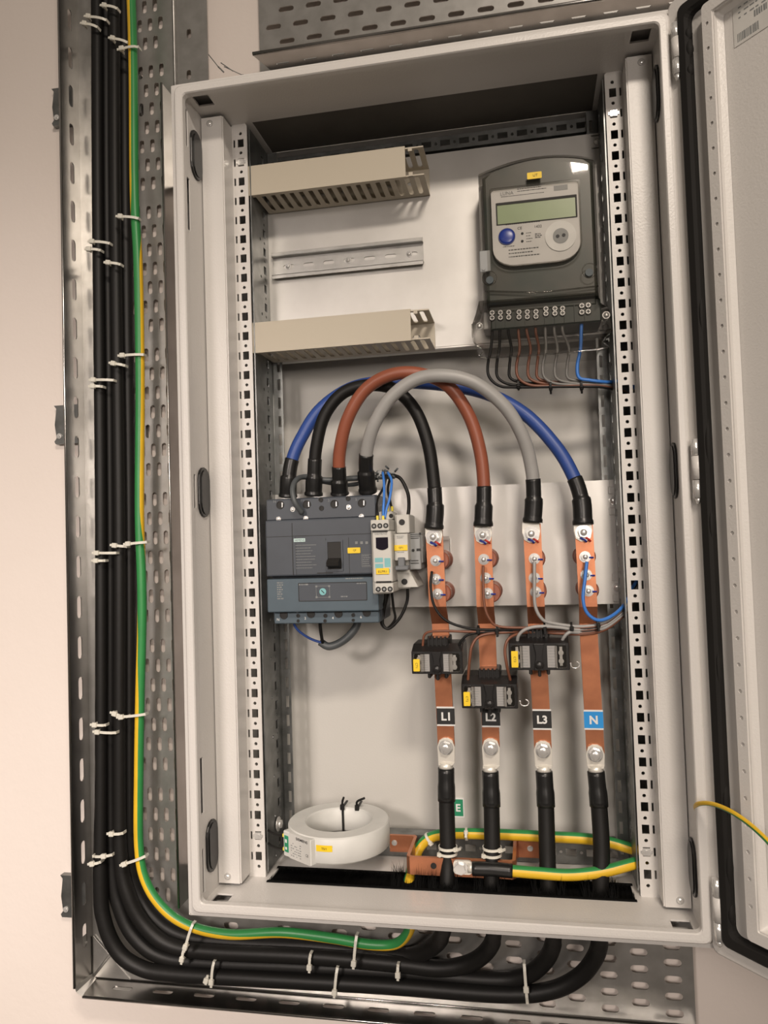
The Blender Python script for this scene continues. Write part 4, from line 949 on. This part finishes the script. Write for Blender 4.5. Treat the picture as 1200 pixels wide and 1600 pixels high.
mb = MB(); mb.tube(path_px([(196, -430, 176), (200, -200, 176), (203, -60, 176)], 10), 6.6, 20, mi=lambda kk, i: 0 if 1 <= kk < 10 else 1, twist=-0.45); obj('upper_sheath', mb, [YEL, GRN], te)
_, Pe = gy('sheath', E1, 6.6, '', 1, 10, par=te, twist=TWF, k=10)
te2 = thing('earth_cable', 'green and yellow earth cable looping behind the supply cables to the copper earth bar', 'earth cable', at(800, 1330, 130))
E2 = [(641, 1434, 108), (640, 1412, 100), (638, 1392, 98), (640, 1372, 112), (648, 1345, 140), (655, 1325, 150), (672, 1309, 152), (700, 1303, 150), (760, 1303, 148), (850, 1307, 146), (930, 1312, 146), (980, 1324, 142), (1006, 1334, 128), (1004, 1344, 112), (980, 1352, 102), (940, 1362, 96), (890, 1367, 92), (840, 1364, 90), (780, 1359, 90), (745, 1357, 90)]
P = path_px(E2, 10)
mb = MB(); n = 20
mb.tube(P, 6.6, n, mi=lambda kk, i: 0 if (((0 <= kk < 8) or kk >= 18) if i < len(P)*0.60 else (12 <= kk < 20 or kk < 2)) else 1)
obj('sheath', mb, [YEL, GRN], te2)
mb = MB(); mb.tube(path_px([(801, 1361, 90), (770, 1358, 90), (738, 1357, 90)], 5), 8.0, 16); obj('sleeve', mb, SLEEVE, te2)
c = at(720, 1357, 86); mb = MB(); mb.cyl((at(742, 1357, 90).x, 90, c.z), (-1, 0, 0), 6.5, 8, 16, r2=6); mb.prism(rrect(c.x-9, c.x+13, c.z-8, c.z+8, 4), 88.5, 91.6, 'y'); obj('lug', mb, TIN, te2)
mb = MB(); mb.cyl((c.x, 88.4, c.z), (0, -1, 0), 8, 1.4, 20); mb.cyl((c.x-1, 87, c.z), (0, -1, 0), 6.6, 5, 6, smooth=False); obj('bolt', mb, SILVER, te2)
# copper earth bar (hat shape)
tg = thing('earth_bar', 'hat-shaped copper earth bar bolted low inside the enclosure', 'busbar', (20, 110, -462))
zf = at(720, 1351, 96).z; 
xa, xb_ = at(635, 1350, 96).x, at(806, 1350, 96).x
zc = (zf+at(622, 1322, 162).z)/2
mb = MB(); hz = 10.5; th = 4
pl = [(xa-32, 160), (xa-2, 160), (xa, 156), (xa, 100), (xa+4, 96), (xb_-4, 96), (xb_, 100), (xb_, 156), (xb_+2, 160), (xb_+32, 160)]
pr = [(xa-32, 164), (xa+1, 164), (xa+4, 160), (xa+4, 102), (xa+6, 100), (xb_-6, 100), (xb_-4, 102), (xb_-4, 160), (xb_-1, 164), (xb_+32, 164)]
mb.prism(pl+pr[::-1], zc-hz, zc+hz, 'z'); obj('bar', mb, COPPER, tg)
for px, Y in ((617, 160), (829, 160), (677, 96)):
    q_ = at(px, 1340, Y); mb = MB(); mb.cyl((q_.x, Y, zc+1), (0, -1, 0), 3.6, 0.6, 18)
    if Y > 100: mb.cyl((q_.x, Y-0.6, zc+1), (0, -1, 0), 2.8, 2, 14)
    obj('screw' if Y > 100 else 'drilled_hole', mb, SILVER if Y > 100 else HOLE, tg)
# E label on the back panel
c = at(716, 1262, 213); mb = MB(); mb.box(c.x-8, c.x+8, 213.2, 213.9, c.z-13, c.z+13); el = tag(obj('earth_label', mb, WINK), 'green and white E label stuck on the back panel', 'label')
mb = MB(); mb.box(c.x-8, c.x+6.5, 212.7, 213.2, c.z-11, c.z+11); g_ = obj('green_field', mb, LABG, el)
text('printed_text', 'E', (c.x, 212.5, c.z), 10, WINK, g_, bold=0.03)

# thin earth wire to the door
t = thing('earth_wire', 'thin green and yellow earth wire bridging from enclosure side to the door', 'earth wire', at(1120, 1262, -60))
dps = [at(1095, 1275, 30), at(1087, 1262, 12), at(1092, 1256, -8), at(1112, 1256, -30), at(1140, 1267, -55), at(1170, 1287, -80), at(1200, 1315, -105), at(1230, 1352, -125)]
P = smooth_path(dps, 8); mb = MB(); mb.tube(P, 2.3, 12, mi=lambda kk, i: 0 if (1 <= kk < 11) else 1, twist=0.6); obj('sheath', mb, [YEL, GRN], t)

# ---------------------------------------------------------------- current transformers on the bars
def ctr(px0, px1, pyt, pyb, lab, labtxt, ears=True):
    Yc = 76; a = at(px0, (pyt+pyb)/2, Yc); b = at(px1, (pyt+pyb)/2, Yc); z1 = at((px0+px1)/2, pyt, Yc).z; z0 = at((px0+px1)/2, pyb, Yc).z
    t = thing('current_transformer', lab, 'current transformer', ((a.x+b.x)/2, 100, z0), 'current transformers on the busbars')
    x0, x1 = a.x, b.x; w = x1-x0; cx = (x0+x1)/2
    mb = MB(); P = [(Yc, z0), (Yc, z1), (Yc+18, z1+7), (Yc+56, z1+7), (Yc+66, z1), (Yc+66, z0), ]
    mb.prism(P, x0, x1, 'x', bev=1.2)
    mb.box(cx-13, cx+13, Yc+14, Yc+56, z1+3, z1+14, 1.5)
    for i in range(5): mb.box(cx-12+i*5, cx-10+i*5, Yc+12, Yc+20, z1+4, z1+16)
    mb.box(cx-12, cx-8, Yc+4, Yc+24, z0-6, z0+2, 1); mb.box(cx-2, cx+2, Yc+2, Yc+24, z0-8, z0+2, 1); mb.box(cx+8, cx+12, Yc+4, Yc+24, z0-6, z0+2, 1)
    obj('body', mb, CTB, t)
    mb = MB(); mb.prism([(cx-6, z1), (cx+6, z1), (cx+2.5, (z0+z1)/2+3), (cx+5, z0), (cx-6, z0), (cx-2.5, (z0+z1)/2+3)], Yc-4, Yc, 'y', bev=.5); mb.dome((cx, Yc-4, z0+6), (0, -1, 0), 5, 3, 14); obj('clamp', mb, CTB, t)
    for s_ in (-1, 1):
        xx = cx+s_*w*0.225; ll = 6.0
        mb = MB(); mb.box(xx-ll, xx+ll-1, Yc-0.8, Yc, z0+3, z1-3); pl_ = obj('rating_label', mb, CTPAPER, t)
        mb = MB(); scribble(mb, xx-ll+1, xx+ll-2, z0+4, z1-4, Yc-0.8, 7, 0.55); obj('printed_lines', mb, GINK, pl_)
        # transparent terminal windows at both ends
        xw = cx+s_*(w/2-9.5)
        mb = MB(); mb.box(xw-1.6, xw+1.6, Yc-0.8, Yc, z0+5, z1-4); mb.cyl((xw, Yc, (z0+z1)/2+4.5), (0, -1, 0), 3, 1.8, 14); mb.cyl((xw, Yc, (z0+z1)/2-5), (0, -1, 0), 3, 1.8, 14); obj('terminal_screws', mb, SILVER, t)
        mb = MB(); mb.prism(rrect(xw-6.5, xw+6.5, z0+2.5, z1-1.5, 2.5), Yc-5, Yc-0.2, 'y', bev=1.2); obj('terminal_window', mb, CLEARB, t)
    xx = x0+7; mb = MB(); mb.prism(rrect(xx-4, xx+3.6, z0+4, z1-8, 0.8), Yc-6.4, Yc-5.4, 'y'); yl = obj('yellow_label', mb, YLAB, t); yl['label'] = 'yellow marker label reading %s' % labtxt
    text('printed_text', labtxt, (xx, Yc-6.6, (z0+z1)/2-2), 2.6, INK, yl, xdir=(0, 0, -1), zdir=(1, 0, 0))
    if ears:
        mb = MB(); cx2 = x1+7; ring = [(cx2+5*math.cos(i/10*math.pi*1.6+2.6), Yc+24, z0+2+4*math.sin(i/10*math.pi*1.6+2.6)) for i in range(11)]
        mb.tube([(x1-1, Yc+24, z0+3)]+ring, 0.8, 6); obj('wire_hook', mb, SILVER, t)
    return t
ctr(643, 723, 1018, 1053, 'black current transformer clamped on the L1 busbar, left of the three', 'CT1', False)
ctr(721, 809, 1069, 1107, 'black current transformer clamped on the L2 busbar, lowest of the three', 'CT2')
ctr(795, 890, 1005, 1047, 'black current transformer clamped on the L3 busbar, right of the three', 'CT3')

# measuring wires on the busbars and transformers
g2 = 'measuring wires from busbars and current transformers'
yb_ = 86
def exit_(k): return [(905, 979+k*2, 88), (940, 974+k*2, 92), (965, 958+k*2, 104), (984, 938+k*2, 122), (1005, 905+k*2, 132)]
wire('measuring_wire', [(675, 893, 92), (673, 915, 86), (678, 945, 84), (695, 968, 84), (725, 980, 86), (760, 984, 88), (830, 983, 90)]+exit_(2), 1.6, BLACK, 'black wire leaving the L1 busbar bolts and curving right', group=g2)
wire('measuring_wire', [(755, 884, 90), (755, 910, 86), (757, 945, 84), (765, 967, 84), (780, 979, 86), (830, 981, 88)]+exit_(1), 1.6, THINBROWN, 'brown wire leaving the L2 busbar bolts', group=g2)
wire('measuring_wire', [(835, 878, 88), (835, 910, 84), (836, 945, 82), (845, 965, 82), (860, 973, 84)]+exit_(0)[0:], 2.0, GREY, 'grey wire leaving the L3 busbar bolts', group=g2)
wire('measuring_wire', [(917, 878, 88), (914, 905, 84), (911, 935, 82), (917, 957, 82), (934, 969, 84), (955, 963, 92), (975, 945, 110), (990, 915, 126), (1008, 895, 132)], 2.0, LBLUE, 'bright blue wire leaving the N busbar bolts', group=g2)
wire('measuring_wire', [(660, 1012, 90), (665, 990, 88), (690, 986, 86), (740, 987, 88), (830, 985, 92)]+exit_(3), 1.5, THINBROWN, 'dark wire from the left end of the L1 current transformer', group=g2)
wire('measuring_wire', [(716, 1012, 90), (722, 1000, 88), (738, 990, 88), (790, 986, 90), (830, 986, 94)]+exit_(4), 1.5, BLACK, 'black wire from the right end of the L1 current transformer', group=g2)
wire('measuring_wire', [(731, 1066, 86), (734, 1030, 80), (738, 1008, 80), (752, 993, 84), (790, 988, 90), (830, 987, 94)]+exit_(5), 1.7, THINBROWN, 'brown wire from the left terminal of the lowest current transformer', group=g2)
wire('measuring_wire', [(798, 1065, 86), (792, 1040, 74), (789, 1015, 74), (795, 998, 76), (812, 990, 84), (840, 988, 92)]+exit_(6), 1.7, THINBROWN, 'brown wire from the right terminal of the lowest current transformer', group=g2)
wire('measuring_wire', [(808, 1008, 86), (810, 994, 80), (820, 984, 78), (840, 979, 80), (870, 980, 84)]+exit_(2.5), 2.0, GREY, 'grey wire from the left end of the L3 current transformer', group=g2)
wire('measuring_wire', [(877, 1006, 86), (881, 996, 82), (890, 988, 82)]+exit_(4.5), 2.0, GREY, 'grey wire from the right end of the L3 current transformer', group=g2)
for px, py, lab in ((748, 986, 'black cable tie on the measuring wires near the L2 busbar'), (777, 985, 'black cable tie on the measuring wires just right of the L2 busbar'), (851, 981, 'black cable tie on the measuring wires over the L3 busbar'), (893, 981, 'black cable tie on the measuring wires between L3 and N busbars'), (934, 976, 'black cable tie on the measuring wires over the N busbar')):
    tie('cable_tie', at(px, py, 89), (1, 0, 0.05), 6.0, BLACK, lab, 'black cable ties on the wiring')

# ---------------------------------------------------------------- ring current transformer
zr0 = at(540, 1353, 42).z; H = 30
cxr = (at(452, 1300, 98).x+at(606, 1300, 98).x)/2; R1 = (at(606, 1300, 98).x-at(452, 1300, 98).x)/2; cyr = 42+R1; R0 = R1*0.645
trg = thing('ring_transformer', 'white ring-shaped residual current transformer lying flat above the enclosure floor', 'current transformer', (cxr, cyr, zr0))
n = 64; mb = MB()
def rg(r_, z): return [(cxr+r_*math.cos(2*math.pi*i/n), cyr+r_*math.sin(2*math.pi*i/n), z) for i in range(n)]
seq = [(R1-1.5, zr0), (R1, zr0+1.5), (R1, zr0+H-1.5), (R1-1.5, zr0+H), (R0+1.5, zr0+H), (R0, zr0+H-1.5), (R0, zr0+1.5), (R0+1.5, zr0), (R1-1.5, zr0)]
mb.loft([rg(a, b) for a, b in seq], smooth=True); bd = obj('ring', mb, RING, trg)
for p in bd.data.polygons: p.use_smooth = abs(p.normal.z) < 0.5
mb = MB()
# terminal housing on the front left
q0 = at(446, 1300, 60); q1 = at(505, 1345, 45)
ang = math.radians(214)
def L_(p):  # local: x tangent, y outward, z
    e = Vector((math.cos(math.radians(237)), math.sin(math.radians(237)), 0)); tt_ = Vector((-e.y, e.x, 0))
    v = Vector((cxr, cyr, zr0))+e*(R1-3+p[1])+tt_*p[0]; return (v.x, v.y, v.z+p[2])
mb = MB(L_); mb.box(-28, 22, -14, 6, -1, H-1.2, 1.0); hs_ = obj('terminal_housing', mb, RING, trg)
mb = MB(L_); mb.box(-16, 21, 6, 6.5, -0.5, H-1); pl_ = obj('rating_label', mb, PAPER, hs_)
e_ = Vector((math.cos(math.radians(237)), math.sin(math.radians(237)), 0)); tdir = Vector((-e_.y, e_.x, 0))
def LP(x, z, o=6.7): return Vector(L_((x, o, z)))
text('printed_text', 'SIEMENS', LP(7, H-5), 3.2, INK, pl_, xdir=tdir, width=21, bold=0.02)
text('printed_text', 'CE', LP(16, 10), 3.0, INK, pl_, xdir=tdir)
mb = MB(L_)
for i in range(6):
    for j in range(6):
        if random.random() < .7: mb.box(-13+j*3.2, -13+j*3.2+random.uniform(1, 2.8), 6.5, 6.7, 3+i*2.9, 3.9+i*2.9)
obj('printed_lines', mb, GINK, pl_)
mb = MB(L_); mb.box(-25, -18, 6, 7, 5, 24, 0.3); gt = obj('green_terminal', mb, LABG, hs_)
mb = MB(L_); mb.box(-23, -20, 7, 7.3, 8, 11); mb.box(-23, -20, 7, 7.3, 16, 20); obj('terminal_marks', mb, WINK, gt)
c = at(507, 1322, 44); mb = MB(); 
an = math.atan2(44-cyr, c.x-cxr)
pts_o = []; 
for i in range(7):
    a_ = an-0.155+i*0.052; pts_o.append((cxr+(R1+0.5)*math.cos(a_), cyr+(R1+0.5)*math.sin(a_)))
zc_ = zr0+H*0.62
mb.loft([[(x, y, zc_-3.6) for x, y in pts_o], [(x, y, zc_+3.6) for x, y in pts_o]], closed=False); yl = obj('yellow_label', mb, YLAB, trg); yl['label'] = 'yellow marker label reading T5/1'
mid = pts_o[3]; nd = Vector((mid[0]-cxr, mid[1]-cyr, 0)).normalized(); text('printed_text', 'T5/1', (mid[0]+nd.x*.6, mid[1]+nd.y*.6, zc_), 2.6, INK, yl, xdir=(-nd.y, nd.x, 0))
# mounting feet
mb = MB(); mb.box(cxr-14, cxr+14, cyr+R1-9, 164.6, zr0+4, zr0+20, 1); obj('mounting_foot', mb, RING, trg)
mb = MB()
for zz in (24, 8):
    q_ = Vector(L_((-30, 0, zz-3))); mb.box(q_.x-4, q_.x+2, q_.y-2.5, q_.y+2.5, q_.z-2, q_.z+2, 0.5)
obj('wire_ferrules', mb, FERR, trg)
for zz, lab, py in ((24, 'upper thin black wire entering the ring transformer terminal', 1330), (8, 'lower thin black wire entering the ring transformer terminal', 1340)):
    q_ = Vector(L_((-31, 0, zz-3))); wire('control_wire', [q_+Vector((-2, 0, 0)), q_+Vector((-12, 6, -3)), q_+Vector((-30, 22, -4)), q_+Vector((-45, 45, 0))], 1.5, BLACK, lab, group='wires of the ring transformer', world=True)
# two black ties looped over the ring back
for px, py, py2, px2, lab in ((449+87, 1262, 1303, 535, 'left black cable tie looped over the back of the white ring'), (559, 1265, 1300, 556, 'right black cable tie looped over the back of the white ring')):
    tq = thing('cable_tie', lab, 'cable tie', (at(px, py, 140).x, cyr+R0, zr0+H), 'black cable ties on the ring transformer')
    x = at(px, py, 145).x; mb = MB(); w = 1.4
    path = [(x, cyr+R0-1.2, zr0-1.5), (x, cyr+R0-1.2, zr0+H+1), (x, cyr+R1+1.2, zr0+H+1), (x, cyr+R1+1.2, zr0-1.5)]
    mb.box(x-w, x+w, cyr+R0-2.2, cyr+R0-1.0, zr0-2, zr0+H+1.4); mb.box(x-w, x+w, cyr+R0-2.2, cyr+R1+1, zr0+H+0.3, zr0+H+1.4); mb.box(x-w, x+w, cyr+R0-2, cyr+R1+1, zr0-2, zr0-0.9)
    obj('strap', mb, BLACK, tq)
    mb = MB(); mb.box(x-2.8, x+2.8, cyr+R0-5, cyr+R0-1.5, zr0+H-2, zr0+H+5, 0.6); mb.tube(smooth_path([(x, cyr+R0-3, zr0+H+4), (x+1, cyr+R0-5, zr0+H+10), (x+(3 if px < 550 else 11), cyr+R0-6, zr0+H+15)], 4), 1.5, 6); obj('head', mb, BLACK, tq)

# ---------------------------------------------------------------- white ties
G3 = 'white cable ties on the tray cables'
def wtie(a, b, lab, head='a', depth=174, bulge=2.5, w=2.0, hl=1.0):
    """strap lying across the front of the cables between two photo points, head block at a or b"""
    Y = depth; A_ = at(a[0], a[1], Y); B_ = at(b[0], b[1], Y); L = (B_-A_).length; d = (B_-A_).normalized(); up = Vector((0, -1, 0)); s_ = d.cross(up)
    t = thing('cable_tie', lab, 'cable tie', (A_+B_)/2, G3)
    f = lambda p: A_+d*p[0]+s_*p[1]+up*p[2]
    mb = MB(f); N = 6; rings = []
    for i in range(N+1):
        u = i/N; h = bulge*math.sin(math.pi*u)-(5 if u in (0, 1) else 0)*0.4; rings.append([(u*L, -w, h), (u*L, w, h), (u*L, w, h+1.1), (u*L, -w, h+1.1)])
    mb.loft(rings, cap0=True, cap1=True); 
    # legs going round the cable into the bundle
    mb.box(-0.6, 0.6, -w, w, -9, 0.5); mb.box(L-0.6, L+0.6, -w, w, -9, 0.5)
    obj('strap', mb, NYLON, t)
    hp = {'a': 2.5, 'b': L-2.5, 'm': L*0.62}[head]
    mb = MB(f); mb.box(hp-3.8*hl, hp+3.8*hl, -3.4, 3.4, 0, 5.2, 0.9); mb.box(hp-3.8*hl-(4 if head == 'a' else 0), hp+3.8*hl+(4 if head == 'b' else 0), -1.7, 1.7, 1.2, 2.6, 0.3)
    obj('head', mb, NYLON, t)
T = [((162, 10), (183, 13), 'a', 'topmost white tie on the tray cables, at the photo top edge'),
 ((137, 27), (166, 31), 'a', 'upper of a white tie pair on the outer black cable near the top'), ((131, 38), (152, 42), 'a', 'lower of a white tie pair on the outer black cable near the top'),
 ((175, 61), (199, 66), 'a', 'white tie on inner black cables just above the first earth cable tie'), ((189, 78), (216, 73), 'a', 'first white tie around the green-yellow cable near the top'),
 ((187, 339), (216, 341), 'a', 'white tie around the green-yellow cable beside the upper duct level'),
 ((143, 378), (171, 380), 'a', 'upper tie of the pair on the outer cable left of the top-hat rail level'), ((138, 390), (157, 391), 'a', 'lower tie of the pair on the outer cable left of the top-hat rail level'), ((168, 411), (188, 413), 'a', 'white tie on inner black cables just below the pair at top-hat rail level'),
 ((190, 556), (224, 554), 'a', 'white tie around the green-yellow cable beside the lower duct level'), ((176, 568), (195, 571), 'a', 'short white tie on black cables below the lower duct level'),
 ((145, 594), (177, 594), 'a', 'upper tie of the pair above the middle wall bracket'), ((144, 604), (160, 604), 'a', 'lower tie of the pair above the middle wall bracket'),
 ((199, 850), (229, 847), 'a', 'white tie around the green-yellow cable beside the slate breaker'), ((178, 852), (198, 854), 'a', 'short white tie on black cables beside the slate breaker'),
 ((150, 864), (181, 864), 'a', 'upper tie of the pair on the outer cable beside the slate breaker'), ((149, 876), (164, 876), 'a', 'lower tie of the pair on the outer cable beside the slate breaker'),
 ((188, 1120), (227, 1116), 'a', 'white tie around the green-yellow cable beside the busbar labels'), ((178, 1114), (198, 1120), 'a', 'short white tie on black cables beside the busbar labels'),
 ((147, 1132), (165, 1133), 'a', 'upper tie of the pair on the outer cable beside the busbar labels'), ((151, 1143), (181, 1145), 'a', 'lower tie of the pair on the outer cable beside the busbar labels'),
 ((173, 1302), (192, 1302), 'a', 'white tie on inner black cables level with the earth bar'), ((145, 1338), (175, 1336), 'm', 'long white tie on outer cable just above the tray bend'), ((143, 1349), (157, 1347), 'a', 'short white tie on outer cable just above the tray bend'),
 ((193, 1350), (227, 1338), 'a', 'slanted white tie around the green-yellow cable at the bend')]
for a, b, h, lab in T:
    over = b[0] > 204
    wtie(a, b, lab, h, 168 if over else 175, w=1.8)
Tb = [((301, 1444), (290, 1481), 'b', 'white tie around the green-yellow cable under the enclosure corner', 162), ((289, 1478), (285, 1500), 'b', 'white tie below the corner tie on the horizontal cables', 176),
 ((334, 1503), (331, 1536), 'b', 'long upright white tie at the tray bottom left', 178), ((324, 1528), (321, 1538), 'a', 'tie head poking out beside the long upright tie at bottom left', 178), ((485, 1491), (484, 1513), 'b', 'small upright white tie on middle horizontal cables', 178),
 ((557, 1462), (553, 1507), 'b', 'long white tie round the green-yellow cable below the enclosure', 166), ((527, 1512), (523, 1552), 'b', 'long upright white tie on the lowest cable left of centre', 178), ((622, 1507), (622, 1525), 'b', 'small upright white tie below the earth cable end', 178), ((819, 1506), (824, 1568), 'm', 'long upright white tie at the right bend of the cables', 178)]
for a, b, h, lab, dp in Tb: wtie(a, b, lab, h, dp, w=1.8)
# ties around risers at the earth bar
for px, py, r_, lab in ((701, 1323, 10.4, 'upper white tie strapping the L1 supply cable to the earth bar'), (703, 1332, 10.4, 'lower white tie strapping the L1 supply cable to the earth bar'), (771, 1324, 10.4, 'upper white tie strapping the L2 supply cable near the earth bar'), (771, 1334, 10.4, 'lower white tie strapping the L2 supply cable near the earth bar')):
    c = at(px if True else px, py, 105)
    xx = (at(700, 1330, 104).x if px < 740 else at(769, 1330, 104).x)
    tie('cable_tie', (xx, 104, c.z), (0, 0, 1), r_, NYLON, lab, 'white ties on the supply risers', (0.8 if 'upper' in lab else -0.8, -0.6, 0), w=3.0)
c = at(671, 1309, 152); tie('cable_tie', at(671, 1310, 152), (1, 0, 0.75), 7.0, NYLON, 'white tie around the bend of the inner earth cable loop', 'white ties on the inner earth cable', (0.5, -1, -0.3), w=3.4)
tie('cable_tie', at(729, 1303, 149), (1, 0, 0), 7.0, NYLON, 'white tie on the inner earth cable between L1 and L2 risers', 'white ties on the inner earth cable', (0, -1, 0.6), w=3.0)
